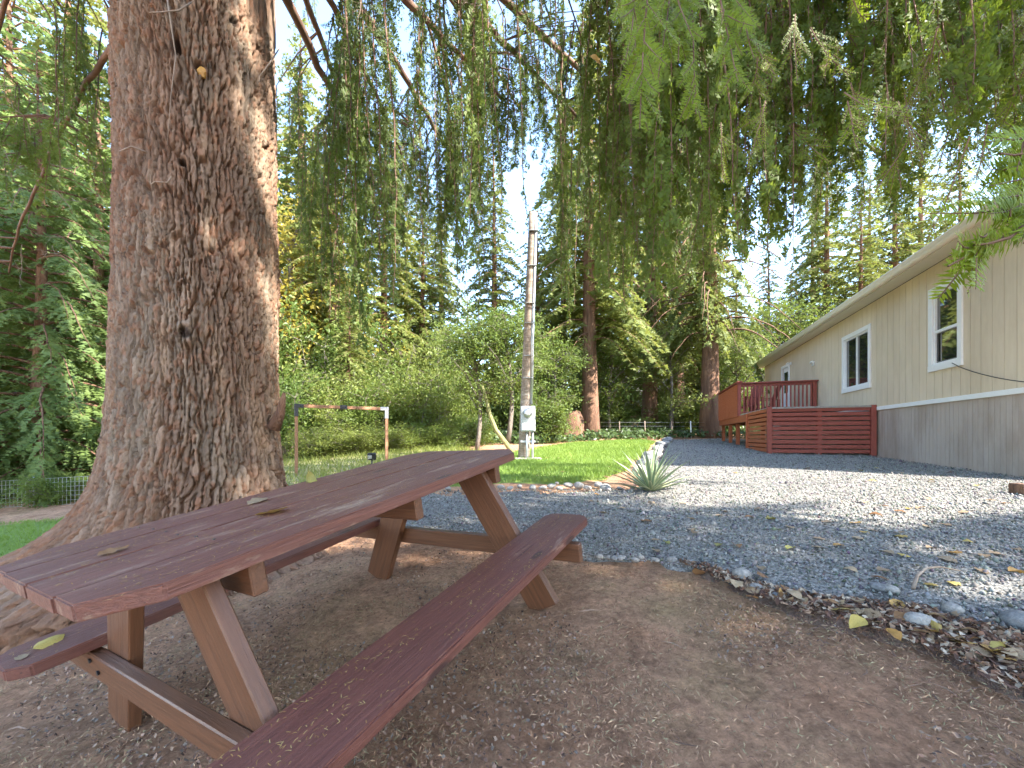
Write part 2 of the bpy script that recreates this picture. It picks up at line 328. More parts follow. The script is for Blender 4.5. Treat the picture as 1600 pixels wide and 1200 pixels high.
def gpoly(pix): return [(gp(*p).x, gp(*p).y) for p in pix]
near_edge = gpoly([(470, 800), (560, 822), (640, 846), (760, 868), (900, 880), (1040, 886), (1100, 896), (1150, 922), (1220, 945), (1330, 958), (1430, 975), (1520, 1000), (1600, 1030)])
grav = near_edge + [(2.6, 1.2), (4.6, .4), (5.3, 1.9), (6.3, 5.1), (9.9, 16.5), (8.6, 17.4)] + gpoly([(1046, 688), (1036, 700), (1022, 718), (1004, 745), (985, 768), (900, 770), (800, 769), (700, 771), (600, 774), (500, 779)])
GRAV = rough_poly(grav, .12, .07, 11)
sheet('gravel_drive', GRAV, .22, .030, M['gravel'])
mould = gpoly([(1060, 888), (1110, 893), (1160, 915), (1230, 936), (1330, 948), (1430, 962), (1520, 985), (1620, 1010)]) + [(2.4, 1.1), (1.75, .9)] + gpoly([(1560, 1085), (1460, 1030), (1340, 990), (1250, 968), (1180, 945), (1120, 915)])
MOULD = rough_poly(mould, .06, .07, 23)
sheet('leaf_mould_strip', MOULD, .1, .036, M['leafmould'])
LAWN = rough_poly(gpoly([(640, 762), (760, 760), (880, 757), (950, 750), (985, 735), (1005, 715), (1022, 692), (1000, 688), (900, 693), (840, 702), (780, 714), (700, 727), (620, 742), (560, 757)]), .15, .12, 31)
sheet('lawn', LAWN, .3, .034, M['lawn'])
LAWN2 = rough_poly([(-9.0, 4.0), (-5.2, 3.2), (-3.4, 3.9), (-2.9, 5.0), (-5.0, 5.3), (-9, 5.6)], .15, .1, 37)
sheet('lawn_patch', LAWN2, .3, .034, M['lawn'])
STRAW = rough_poly([(-3.3, 5.2)] + gpoly([(500, 772), (560, 757), (620, 744), (700, 729), (780, 716)]) + [(-1.5, 11.5), (-6.5, 11.5), (-6.0, 6.2)], .2, .15, 41)
sheet('straw_verge', STRAW, .3, .022, M['straw'])

def scatter(poly, n, seed, wfun=None):
    r = np.random.default_rng(seed); xs = [p[0] for p in poly]; ys = [p[1] for p in poly]; out = np.zeros((0, 2))
    while len(out) < n:
        q = np.column_stack([r.uniform(min(xs), max(xs), 60000), r.uniform(min(ys), max(ys), 60000)])
        k = inside(poly, q[:, 0], q[:, 1]) & (q[:, 1] > .5) & (np.abs(q[:, 0]) < 1.35*q[:, 1]+.4)
        if wfun is not None: k &= r.random(len(q)) < wfun(q)
        out = np.concatenate([out, q[k]])
    return out[:n]
# loose gravel
n = 44000; q = scatter(GRAV, n, 5, lambda q: np.clip((3.0/q[:, 1])**1.7, 0, 1)); r = np.random.default_rng(6)
octa = np.array([(1, 0, 0), (0, 1, 0), (-1, 0, 0), (0, -1, 0), (0, 0, 1), (0, 0, -1)], float)
of = np.array([(0, 1, 4), (1, 2, 4), (2, 3, 4), (3, 0, 4), (1, 0, 5), (2, 1, 5), (3, 2, 5), (0, 3, 5)])
s = r.lognormal(math.log(.0058), .35, n)*(1+q[:, 1]*.04); a = r.uniform(0, 6.28, n); sh = r.uniform(.55, 1.3, (n, 1, 3))
V = octa[None]*sh*(1+r.uniform(-.35, .35, (n, 6, 1)))*s[:, None, None]
tl = r.uniform(-.6, .6, n); V[:, :, 2] += V[:, :, 0]*np.tan(tl)[:, None]*.6
c, sn = np.cos(a)[:, None], np.sin(a)[:, None]; V = np.stack([V[..., 0]*c-V[..., 1]*sn, V[..., 0]*sn+V[..., 1]*c, V[..., 2]], -1)
V += np.column_stack([q, H(q[:, 0], q[:, 1])+.032+s*.25])[:, None]
g = r.uniform(.07, .31, (n, 1)); colr = np.repeat(g*np.array([[1.08, 1.02, .92]]) + r.normal(0, .012, (n, 3)), 6, 0)
tag(obj('loose_gravel', mesh_np('loose_gravel', V.reshape(-1, 3), (of[None]+np.arange(n)[:, None, None]*6).reshape(-1, 3), [M['pebble']], None, False, np.clip(colr, .02, 1))), 'crushed grey gravel covering the drive beside the house', 'gravel', kind='stuff')

def bits(name, q, lmin, lmax, wid, cols, seed, dz=.006, tilt=.35, zf=None):      # needles and crumbs lying about
    r = np.random.default_rng(seed); n = len(q); L = r.uniform(lmin, lmax, n); a = r.uniform(0, 6.28, n); t = r.normal(0, tilt, n)
    d = np.stack([np.cos(a)*np.cos(t), np.sin(a)*np.cos(t), np.sin(t)], 1); w = np.stack([-np.sin(a), np.cos(a), r.normal(0, .4, n)], 1)*wid*r.uniform(.6, 1.5, (n, 1))
    z = (H(q[:, 0], q[:, 1]) if zf is None else zf(q)) + dz + r.uniform(0, .008, n)
    p = np.column_stack([q, z]); k = r.uniform(.15, .5, (n, 1))*L[:, None]
    mid = p + np.stack([-np.sin(a), np.cos(a), np.abs(r.normal(0, .5, n))], 1)*k*.25
    A = p-d*L[:, None]/2; B = p+d*L[:, None]/2
    V = np.stack([A, mid-w, B, mid+w], 1).reshape(-1, 3); F = np.arange(n*4).reshape(-1, 4)
    cc = np.array(cols)[r.integers(0, len(cols), n)]*r.uniform(.6, 1.3, (n, 1))
    return obj(name, mesh_np(name, V, F, [M['litter']], None, False, np.repeat(cc, 4, 0)))
fg = [(-3.6, .3), (2.2, .3), (2.4, 1.2)] + gpoly([(1600, 1085), (1460, 1020), (1340, 985), (1180, 940), (1100, 900), (900, 884), (640, 850), (470, 804)]) + [(-3.6, 3.2)]
q = scatter(fg, 70000, 8, lambda q: np.clip((1.6/q[:, 1])**1.5, 0, 1)*(.25+.75*(fbm(q[:, 0]*3, q[:, 1]*3, 9) > .42)))
tag(bits('needle_litter', q, .012, .03, .0011, [(.42, .24, .14), (.3, .165, .10), (.5, .32, .19), (.18, .10, .07), (.34, .28, .15)], 9, .012), 'brown fallen needles and crumbs carpeting the ground round the picnic table', 'needle litter', kind='stuff')
q = scatter(fg, 9000, 18, lambda q: np.clip((1.6/q[:, 1])**1.3, 0, 1)*(fbm(q[:, 0]*2.3, q[:, 1]*2.3, 29) > .46))
tag(bits('bark_crumbs', q, .008, .022, .005, [(.2, .11, .075), (.28, .18, .13), (.1, .06, .045), (.3, .21, .15), (.2, .16, .13)], 10, .012, .6), 'small bark and cone crumbs strewn on the brown ground', 'bark crumbs', kind='stuff')
q = scatter(fg, 420, 38, lambda q: np.clip((1.8/q[:, 1]), 0, 1)); tag(bits('twig_litter', q, .04, .13, .0022, [(.2, .12, .08), (.3, .2, .14), (.14, .085, .06)], 39, .014, .12), 'thin broken twigs scattered over the brown ground', 'twig litter', kind='stuff')
q = scatter(MOULD, 3500, 28); tag(bits('mould_crumbs', q, .015, .05, .008, [(.2, .1, .06), (.3, .19, .12), (.1, .055, .04), (.42, .33, .24)], 11, .042, .5), 'shredded dark leaf litter along the gravel edge', 'leaf litter', kind='stuff')

def blades(name, poly, n, hmin, hmax, wid, seed, mat, wf=None):
    q = scatter(poly, n, seed, wf); r = np.random.default_rng(seed); a = r.uniform(0, 6.28, n); h = r.uniform(hmin, hmax, n)
    b = np.column_stack([q, H(q[:, 0], q[:, 1])+.03]); d = np.stack([np.cos(a), np.sin(a), 0*a], 1)*wid*(1+q[:, 1:2]*.12)
    tip = b+np.stack([r.normal(0, .5, n)*h, r.normal(0, .5, n)*h, h], 1)
    T = np.stack([b-d, b+d, tip], 1); return obj(name, mesh_np(name, T.reshape(-1, 3), np.arange(n*3).reshape(-1, 3), [mat]))
tag(blades('lawn_grass', LAWN, 60000, .025, .08, .003, 3, M['grass'], lambda q: np.clip(6.5/q[:, 1], 0, 1)*(.45+.55*(fbm(q[:, 0]*1.6, q[:, 1]*1.6, 77) > .4))), 'short sunlit lawn grass between the pole and the gravel', 'grass', kind='stuff')
tag(blades('patch_grass', LAWN2, 9000, .02, .05, .003, 4, M['grass']), 'patch of green grass left of the big trunk', 'grass', kind='stuff')
tag(blades('verge_grass', STRAW, 9000, .04, .16, .004, 14, M['shrub']), 'dry yellowish weeds behind the picnic table', 'weeds', kind='stuff')

# ------------------------------------------------------------------ big trunk with modelled bark
TX, TY = -2.46, 3.28; TB = float(H(TX, TY)); TR = .512
def voro(x, y, seed, per=None):
    x0 = np.floor(x); y0 = np.floor(y); f1 = np.full(x.shape, 9.); f2 = np.full(x.shape, 9.); cid = np.zeros(x.shape)
    for dx in (-1, 0, 1):
        for dy in (-1, 0, 1):
            cx = x0+dx; cy = y0+dy; wx = np.mod(cx, per) if per else cx
            px_ = cx+_h(wx, cy, seed); py_ = cy+_h(wx, cy, seed+1); d = np.hypot(px_-x, py_-y); c = _h(wx, cy, seed+2)
            m1 = d < f1; f2 = np.where(m1, f1, np.minimum(f2, d)); cid = np.where(m1, c, cid); f1 = np.where(m1, d, f1)
    return f1, f2, cid
def sm(a, b, x): t = np.clip((x-a)/(b-a), 0, 1); return t*t*(3-2*t)
fc = math.atan2(-TY, -TX)          # direction of the camera seen from the trunk
th = np.concatenate([fc+np.linspace(-1.75, 1.75, 320, endpoint=False), fc+np.linspace(1.75, 2*math.pi-1.75, 46, endpoint=False)])
zr = np.concatenate([np.linspace(-.3, 4.2, 420), np.geomspace(4.25, 16, 26)])
TH, ZR = np.meshgrid(th, zr); per = 122
def Wp(t, s, sc, amp): return (fbm(np.cos(t)*sc+9+ZR*sc*.5, np.sin(t)*sc+5+ZR*sc*.35, s)-.47)*amp
su = (TH-fc)/(2*math.pi)*per; su = su+Wp(TH, 51, 2.2, 4.0)+(fbm(su*.5, ZR*9, 52, 2)-.4)*1.5+(fbm(su*1.5, ZR*26, 54, 2)-.4)*.55; zv = ZR/.33
su = np.mod(su, per)
f1, f2, cid = voro(su, zv, 61, per); rag = (fbm(su*6, ZR*70, 68, 3)-.47)*.14; pl = sm(.0, .17, f2-f1+rag)
g1, g2, cid2 = voro(np.mod(su*1.35, per*1.35), ZR/.048+4*cid, 71); pl2 = sm(.0, .16, g2-g1+rag)
amp = .75+.5*fbm(np.cos(TH)*2+3, np.sin(TH)*2+ZR*.8, 81)
hgt = (pl*(.032+.014*cid) + pl*pl2*(.005+.013*cid2) + (fbm(su*3.2, ZR*45, 91, 3)-.47)*.014)*amp - .042
zz = np.maximum(ZR, 0)
lobes = 1+.38*np.cos(3*(TH-2.0)+.4)*.8+.25*np.cos(5*TH+1.1)+.12*np.cos(8*TH)
leftlobe = np.exp(-((np.mod(TH-math.radians(205)+math.pi, 2*math.pi)-math.pi)/.5)**2)
frontlobe = np.exp(-((np.mod(TH-math.radians(-120)+math.pi, 2*math.pi)-math.pi)/.4)**2)
R = TR*(1.02-.010*np.maximum(0, ZR)) + .10*np.exp(-zz/.75) + .36*np.exp(-zz/.26)*np.clip(lobes, .4, 2) + leftlobe*(.42*np.exp(-zz/.2)+.04*np.exp(-zz/.45)) + frontlobe*.32*np.exp(-zz/.2)
R += .022*np.cos(2*TH+.3)+.014*np.cos(7*TH+ZR*.3)*sm(3, .5, ZR) + Wp(TH, 57, 1.6, .06)
def tpos(px, py):      # bearing and height on the trunk of a photo point
    d = np.array([(px-800)/FPX, 1.]); b = -(d@np.array([TX, TY])); c = d@d; disc = b*b-c*(TX**2+TY**2-(TR+.05)**2); t = (-b-math.sqrt(max(disc, 0)))/c
    x, y = d*t; return math.atan2(y-TY, x-TX), EYE+(HOR-py)/FPX*t-TB
dark = np.zeros_like(TH)
for (px, py, rr, dep, ring) in [(288, 519, .036, -.015, .035), (281, 246, .026, .06, .012), (312, 98, .035, .05, .02), (268, 55, .03, .045, .015), (183, 258, .022, .04, .008), (370, 30, .03, .03, .012)]:
    ta, za = tpos(px, py); dd = np.hypot((np.mod(TH-ta+math.pi, 2*math.pi)-math.pi)*TR, (ZR-za)*(.75 if px != 268 else .35))
    hgt += ring*np.exp(-((dd-rr*1.25)/(rr*.5))**2) - dep*sm(rr*1.1, rr*.3, dd); dark = np.maximum(dark, sm(rr*1.15, rr*.6, dd))
RR = R+hgt*np.clip(R/TR, 1, 2.4)**.9
lean = .018*ZR
V = np.stack([TX+RR*np.cos(TH), TY+RR*np.sin(TH), TB+ZR], -1)
base = np.array([.25, .162, .112]); red = np.array([.30, .14, .078]); gry = np.array([.27, .21, .155]); pale = np.array([.4, .27, .18])
t1 = np.clip(fbm(np.cos(TH)*3, np.sin(TH)*3+ZR*.9, 101)*2.6-.85, 0, 1); t2 = cid; t3 = sm(.62, .74, fbm(np.cos(TH)*4+7, np.sin(TH)*4+ZR*1.2, 111))
colr = base*(1-t1[..., None])+gry*t1[..., None]; colr = colr*(.72+.5*t2[..., None]); rd = sm(.62, .9, cid2)*.7+.5*sm(1., .1, ZR)+.25*(1-pl); rd = np.clip(rd, 0, 1)[..., None]*.75
colr = colr*(1-rd)+red*rd; colr = colr*(1-t3[..., None]*.6)+pale*t3[..., None]*.6; colr = colr*(1-.9*dark[..., None])+np.array([.03, .022, .018])*.9*dark[..., None]
nr, nc = TH.shape; i = (np.arange(nr-1)[:, None]*nc+np.arange(nc)[None]); j = (np.arange(nr-1)[:, None]*nc+(np.arange(nc)[None]+1) % nc)
F = np.stack([i, j, j+nc, i+nc], -1).reshape(-1, 4)
hem = empty('hemlock_tree', (TX, TY, TB)); tag(hem, 'huge old conifer with furrowed brown trunk and drooping boughs beside the picnic table', 'tree')
tr = obj('trunk', mesh_np('trunk', (V-np.array([TX, TY, TB])).reshape(-1, 3), F, [M['bark']], None, False, colr.reshape(-1, 3), 'plate'), hem)
def Tl(v): return np.asarray(v, float)-np.array([TX, TY, TB])
# snapped stub on the right flank, resin lump, dry twigs
p0 = P(428, 668, 3.2); p1 = P(438, 645, 3.16); p2 = P(444, 614, 3.12)
tube('broken_stub', [Tl(p0), Tl(p1), Tl((p1+p2)/2), Tl(p2)], [.05, .034, .026, .012], M['barkfar'], hem, 8)
bmr = bmesh.new(); bmesh.ops.create_icosphere(bmr, subdivisions=2, radius=.03)
for v in bmr.verts: v.co = v.co*(1+random.uniform(-.25, .25)); v.co.z *= 1.3
mr = bpy.data.meshes.new('resin'); bmr.to_mesh(mr); bmr.free()
ta, za = tpos(317, 106); obj('resin_lump', mr, hem, mat_noise('amber_resin', [(.3, (.25, .12, .02)), (.7, (.5, .27, .05))], 20, .5), ((TR-.0)*math.cos(ta), (TR-.0)*math.sin(ta), za))
for k, pts in enumerate([[(262, 0), (268, 40), (276, 90), (268, 150), (264, 230)], [(300, 4), (280, 20), (255, 22), (240, 30)], [(430, 75), (415, 100), (402, 120), (398, 130)], [(232, 240), (215, 236), (195, 241)], [(272, 282), (262, 286), (245, 287), (238, 290)]]):
    w = []
    for px, py in pts:
        ta, za = tpos(px, py); rr_ = TR+.075+.02*math.sin(px); w.append((rr_*math.cos(ta), rr_*math.sin(ta), za))
    tube('dry_twig', w, [.005, .005, .004, .003, .002][:len(w)], M['deadtwig'], hem, 5)

# ------------------------------------------------------------------ foliage generators
def unit(v): return v/(np.linalg.norm(v, axis=-1, keepdims=True)+1e-9)
def along(P0, L, sp, r):
    cnt = np.maximum(1, (L/sp).astype(int)); idx = np.repeat(np.arange(len(L)), cnt)
    first = np.cumsum(cnt)-cnt; k = np.arange(len(idx))-first[idx]
    return idx, (k+r.uniform(.1, .9, len(idx)))*sp
def chevrons(P0, D, L, S, ln, sp, r):
    idx, t = along(P0, L, sp, r); p = P0[idx]+D[idx]*t[:, None]; l = ln*r.uniform(.65, 1.2, len(idx))[:, None]*np.clip(1.25-t/L[idx], .4, 1)[:, None]
    d, s = D[idx], S[idx]; nn = np.cross(d, s); j = r.normal(0, .25, (len(idx), 1)); j2 = r.normal(0, .25, (len(idx), 1))
    return np.stack([p, p+d*l*.75+s*l*.75+nn*l*j, p+d*l*.75-s*l*.75+nn*l*j2], 1)
def needles(P0, D, L, S, ln, sp, wd_, r):
    idx, t = along(P0, L, sp, r); out = []
    for sg in (1, -1):
        p = P0[idx]+D[idx]*(t+r.uniform(-.4, .4, len(idx))*sp)[:, None]; l = ln*r.uniform(.7, 1.15, len(idx))[:, None]*np.clip(1.35-t/L[idx]*.8, .5, 1)[:, None]
        d, s = D[idx], S[idx]; nn = np.cross(d, s); dr = unit(d*r.uniform(.25, .75, (len(idx), 1))+sg*s+nn*r.normal(0, .18, (len(idx), 1)))
        w = unit(np.cross(dr, nn))*wd_; mid = p+dr*l*.55+nn*l*.05; tip = p+dr*l
        out += [np.stack([p-w*.5, p+w*.5, mid+w], 1), np.stack([p-w*.5, mid+w, mid-w], 1), np.stack([mid-w, mid+w, tip], 1)]
    return np.concatenate(out)
def ribbons(P0, D, L, w):
    s = unit(np.cross(D, np.array([.3, .5, .8]))); return np.stack([P0-s*w, P0+s*w, P0+D*L[:, None]], 1)
def strand(seed, L, tw, step=.042, ln=.017, sp=.0135, bare=0.):
    r = np.random.default_rng(seed); phi = r.uniform(0, 6.28); n = max(6, int(L/step)); t = np.linspace(0, L, n)
    wob = np.cumsum(r.normal(0, .004, (n, 2)), 0)+np.outer(np.sin(t*r.uniform(1, 2)+phi), [.03, .03])
    ax = np.column_stack([wob[:, 0]-wob[0, 0], wob[:, 1]-wob[0, 1], -t])
    sp_ = Soup(); V, F = tube_arrays(ax[::3], np.linspace(.006+.0016*L, .0018, len(ax[::3])), 3, False); sp_.add(V, F, 1)
    prof = (1-.72*t/L)*np.minimum(1, .3+t/L*2.5); b0 = np.repeat(ax, 2, 0); pr = np.repeat(prof, 2); sg = np.tile([1, -1], n)
    ph = phi+r.normal(0, .55, 2*n)+(sg < 0)*math.pi; h = np.stack([np.cos(ph), np.sin(ph), 0*ph], 1)
    D = unit(h*r.uniform(.35, .9, (2*n, 1))+np.array([0, 0, -1.])*r.uniform(.5, 1.1, (2*n, 1))); ll = tw*pr*r.uniform(.4, 1.25, 2*n)
    live = r.random(2*n) > bare
    N = unit(np.cross(h, np.array([0, 0, 1.]))+r.normal(0, .35, (2*n, 3))); S = unit(np.cross(D, N))
    sp_.tris(ribbons(b0, D, ll, .0016), 1)
    P_, D_, L_, S_ = [b0[live]], [D[live]], [ll[live]], [S[live]]
    for f in (.2, .38, .56, .74):
        for s2 in (1, -1):
            k = (ll > .06) & live; pp = b0[k]+D[k]*ll[k, None]*(f+r.uniform(-.06, .06, k.sum()))[:, None]
            d2 = unit(D[k]*.8+S[k]*s2*.7+np.array([0, 0, -.35])+r.normal(0, .12, (k.sum(), 3))); P_.append(pp); D_.append(d2); L_.append(ll[k]*(.55-.4*f)*r.uniform(.6, 1.2, k.sum())); S_.append(unit(np.cross(d2, N[k])))
    P_, D_, L_, S_ = map(np.concatenate, (P_, D_, L_, S_))
    sp_.tris(chevrons(P_, D_, L_, S_, ln, sp, r), 0)
    return sp_.arrays()
STR = []
for k, L in enumerate([.7, .8, 1.0, 1.2, 1.5, 1.8, 2.1, 2.4, 2.8, 3.2, 3.6]): STR.append((L, strand(200+k, L, .21+.03*(k % 3), bare=(.08, .2, .5)[k % 3])))
STRW = [(L, strand(300+k, L, .26, ln=.019)) for k, L in enumerate([.7, 1.0, 1.3, 1.6])]
EX = [-200, 0, 100, 170, 430, 480, 510, 560, 620, 660, 720, 750, 790, 820, 845, 862, 890, 920, 965, 1000, 1060, 1100, 1150, 1180, 1210, 1290, 1400, 1480, 1600, 1800]
EY = [300, 330, 380, 300, 430, 500, 565, 490, 540, 460, 585, 470, 380, 300, 260, 470, 560, 460, 530, 490, 460, 500, 420, 490, 430, 400, 350, 310, 330, 330]
def bez(a, b, c, t): return (1-t)**2*a+2*t*(1-t)*b+t*t*c
def bough(pts, seed, ns, pool, spread=.8, r0=.06, tmin=.22, env=True, dead=0, lrange=(.8, 2.2), short=.4, mat='hem'):
    """pts world spine control points (start on trunk); wood and foliage meshes in tree space"""
    r = np.random.default_rng(seed); a, b, c = [Tl(p) for p in pts]; t = np.linspace(0, 1, 26)[:, None]; spn = bez(a, b, c, t)
    spn += np.column_stack([np.cumsum(r.normal(0, .012, 26)), np.cumsum(r.normal(0, .012, 26)), np.cumsum(r.normal(0, .012, 26))])
    wood = Soup(); V, F = tube_arrays(spn, np.linspace(r0, .012, 26), 7); wood.add(V, F)
    fol = Soup(); dirs = unit(np.gradient(spn, axis=0)); off0 = np.array([TX, TY, TB])
    ncl = max(4, int(ns/4.2)); ctr = np.column_stack([r.uniform(tmin, 1, ncl), r.uniform(-1, 1, ncl), r.random(ncl)])
    for k in range(ns):
        cc_ = ctr[k % ncl]; tt = min(1, max(tmin, cc_[0]+r.normal(0, .03))); i = int(tt*25); side = np.cross(dirs[i], [0, 0, 1.]); side /= np.linalg.norm(side)+1e-9
        o = (cc_[1]+r.normal(0, .13))*spread*(1.15-.5*tt); fw = abs(o)*.6
        root = spn[i]+side*o+dirs[i]*fw+np.array([0, 0, -.12*abs(o)+r.uniform(-.05, .05)])
        w = root+off0
        if env and w[1] > 1.2:
            px = 800+FPX*w[0]/w[1]; ey = np.interp(px, EX, EY)-(cc_[2]**1.2*short*560+r.random()**1.5*90); zt = EYE+(HOR-ey)/FPX*w[1]; L = w[2]-zt
            if L < .3: L = r.uniform(.3, .6)
            while L > 3.9: L *= .8
        else: L = r.uniform(*lrange)
        if abs(o) > .08:
            m1 = (spn[i]+root)/2+np.array([0, 0, .06]); V, F = tube_arrays([spn[i], m1, root], [.012+.004*r.random(), .008, .005], 4, False); wood.add(V, F)
        pl_ = pool if r.random() < .8 else STRW
        Ls, (V, F, Mi) = min(pl_, key=lambda s: abs(s[0]-L)+r.random()*.12); sc = L/Ls; sx = .75+.25*sc; an = r.uniform(0, 6.28); ca, sa = math.cos(an), math.sin(an)
        lean = r.normal(0, .05, 2)
        W_ = np.column_stack([(V[:, 0]*ca-V[:, 1]*sa)*sx+V[:, 2]*lean[0], (V[:, 0]*sa+V[:, 1]*ca)*sx+V[:, 2]*lean[1], V[:, 2]*sc])+root
        fol.V.append(W_); fol.F.append(F+fol.n); fol.M.append(Mi); fol.n += len(V)
    o1 = obj('bough', wood.mesh('bough', [M['twig']], True), hem); o2 = obj('foliage', fol.mesh('foliage', [M[mat], M['twig']]), o1)
    if dead:
        dt = Soup()
        for k in range(dead):
            tt = r.uniform(.3, 1); p = spn[int(tt*25)]+r.normal(0, .35, 3)*np.array([1, 1, .6])+np.array([0, 0, -r.uniform(.1, .9)])
            def grow(p, d, L, rad, lev):
                q = [p]; dd = d.copy()
                for s_ in range(4): dd = unit(dd+r.normal(0, .22, 3)); q.append(q[-1]+dd*L/4)
                V, F = tube_arrays(q, np.linspace(rad, rad*.45, 5), 4, False); dt.add(V, F)
                if lev:
                    for s_ in range(3): grow(q[r.integers(1, 5)], unit(dd+r.normal(0, .7, 3)), L*r.uniform(.4, .7), rad*.55, lev-1)
            grow(p, unit(r.normal(0, 1, 3)+np.array([0, 0, -.5])), r.uniform(.2, .5), .005, 2)
        tag(obj('dead_twigs', dt.mesh('dead_twigs', [M['deadtwig']], True), o1), kind='stuff')
    return o1
def tw(z): return (TX, TY, z)
B = []
B.append(bough([tw(6.3), (-1.5, 4.0, 5.75), tuple(P(788, 152, 4.2))], 1, 22, STR, .9, .085, .2))
B.append(bough([tw(5.8), (.7, 3.4, 5.0), tuple(P(1560, 90, 2.9))], 2, 34, STR, .9, .07, .3, dead=10))
B.append(bough([tw(6.8), (.5, 6.0, 6.9), (2.9, 6.6, 5.4)], 3, 30, STR, 1.1, .07, .3))
B.append(bough([tw(6.6), (-1.6, 6.5, 6.6), (-.5, 8.0, 5.3)], 4, 30, STR, 1.1, .07, .3))
B.append(bough([tw(6.2), (-.3, 5.2, 6.2), (1.2, 5.6, 4.9)], 5, 30, STR, 1.0, .07, .3))
B.append(bough([tw(6.0), (1.4, 4.6, 6.2), (3.9, 4.4, 4.2)], 6, 34, STR, 1.0, .07, .4, dead=6))
B.append(bough([tw(5.6), (1.6, 3.0, 5.4), (4.4, 2.7, 3.6)], 7, 34, STR, .9, .065, .4, dead=8))
B.append(bough([tw(5.2), (.8, 2.2, 4.8), (3.4, 1.75, 3.2)], 8, 30, STR, .7, .06, .45, dead=8))
B.append(bough([tw(5.8), (-2.2, 5.5, 5.7), (-1.9, 7.0, 4.2)], 9, 24, STR, .9, .06, .35))
B.append(bough([tw(6.9), (2.0, 5.6, 7.0), (5.2, 5.6, 5.0)], 10, 32, STR, 1.1, .07, .4))
B.append(bough([tw(4.8), (-5.2, 4.6, 4.9), (-7.2, 6.0, 3.4)], 11, 26, STR, .9, .03, .3, dead=8))
B.append(bough([tw(5.4), (-4.6, 3.6, 5.6), (-6.2, 4.8, 4.4)], 12, 24, STR, .8, .03, .3, dead=6))
B.append(bough([tw(6.4), (2.4, 4.2, 6.4), (5.6, 4.0, 4.2)], 13, 36, STR, 1.1, .07, .42, dead=6))
B.append(bough([tw(6.0), (2.0, 2.4, 5.6), (4.6, 3.4, 4.0)], 14, 36, STR, 1.0, .06, .4, dead=6))
B.append(bough([tw(6.6), (.0, 4.4, 6.6), (2.2, 4.2, 5.2)], 15, 32, STR, 1.0, .06, .3))
B.append(bough([tw(7.0), (-1.0, 5.2, 7.2), (.2, 6.6, 6.2)], 16, 30, STR, 1.1, .06, .25))
B.append(bough([tw(5.6), (1.6, 2.2, 5.2), (4.4, 2.3, 3.3)], 17, 42, STRW, .9, .05, .45, dead=8, mat='hem2', short=.25))
B.append(bough([tw(5.8), (2.0, 3.2, 5.6), (5.0, 3.2, 3.9)], 18, 42, STRW, 1.0, .05, .45, dead=6, mat='hem2', short=.3))
B.append(bough([tw(6.3), (-2.3, 5.6, 6.3), (-2.5, 7.4, 5.0)], 19, 34, STR, 1.0, .05, .25))
B.append(bough([tw(5.9), (-1.8, 4.8, 5.9), (-1.3, 5.7, 4.6)], 20, 30, STR, .8, .05, .3))
# the rest of the crown, round the back of the tree and above the picture
rr = np.random.default_rng(99)
for k in range(34):
    src = B[[0, 2, 3, 4, 5, 6, 9, 1][k % 8]]; c = copy_tree(src, hem); az = rr.uniform(-3.0, -.55) if k < 22 else rr.uniform(0, 6.28)
    c.rotation_euler = (0, 0, az); c.location = (0, 0, rr.uniform(1.3, 4.6) if k < 22 else rr.uniform(3.5, 8.5)); s_ = rr.uniform(.8, 1.15) if k < 22 else rr.uniform(.55, .9); c.scale = (s_, s_, 1)

# two sprays close to the lens, with single needles
def near_spray(name, stems, ln, spc, wid, tuft, parent, seed, stemr=.0022):
    r = np.random.default_rng(seed); so_ = Soup(); wo = Soup(); view = np.array([0, 1., 0])
    P_, D_, L_, S_ = [], [], [], []
    for (a, b, sub) in stems:
        a = np.array(a); b = np.array(b); n = 7; tt = np.linspace(0, 1, n)[:, None]; sag = np.array([0, 0, -.02])*np.sin(tt*math.pi); q = a+(b-a)*tt+sag+np.cumsum(r.normal(0, .002, (n, 3)), 0)
        V, F = tube_arrays(q, np.linspace(stemr, stemr*.45, n), 5, False); wo.add(V, F)
        N = unit(view+r.normal(0, .35, 3))
        for i in range(n-1):
            d = q[i+1]-q[i]; l = np.linalg.norm(d); d = d/l; P_.append(q[i]); D_.append(d); L_.append(l); S_.append(unit(np.cross(d, N)))
        tot = np.linalg.norm(b-a)
        for k in range(sub):
            f = r.uniform(.08, .9); p = q[0]+(q[-1]-q[0])*f; d = unit(b-a); s = unit(np.cross(d, N)); dd = unit(d*r.uniform(.7, 1.1)+s*r.choice([-1, 1])*r.uniform(.45, .9)+np.array([0, r.normal(0, .3), -.25])); l = tot*(.5-.35*f)*r.uniform(.6, 1.2)
            V, F = tube_arrays([p, p+dd*l*.5+[0, 0, -.003], p+dd*l], [stemr*.55, stemr*.4, stemr*.2], 4, False); wo.add(V, F)
            N2 = unit(N+r.normal(0, .3, 3)); P_.append(p); D_.append(dd); L_.append(l); S_.append(unit(np.cross(dd, N2)))
    P_, D_, S_ = map(np.array, (P_, D_, S_)); L_ = np.array(L_)
    so_.tris(needles(P_, D_, L_, S_, ln, spc, wid, r), 0)
    V, F, Mi = wo.arrays(); so_.add(V, F, 1)
    V, F, Mi = so_.arrays(); V = V-np.array([TX, TY, TB])
    return obj(name, mesh_np(name, V, F, [M['hemnear'], M['twig']], Mi), parent)
yA = .95
stA = []
ra = np.random.default_rng(3)
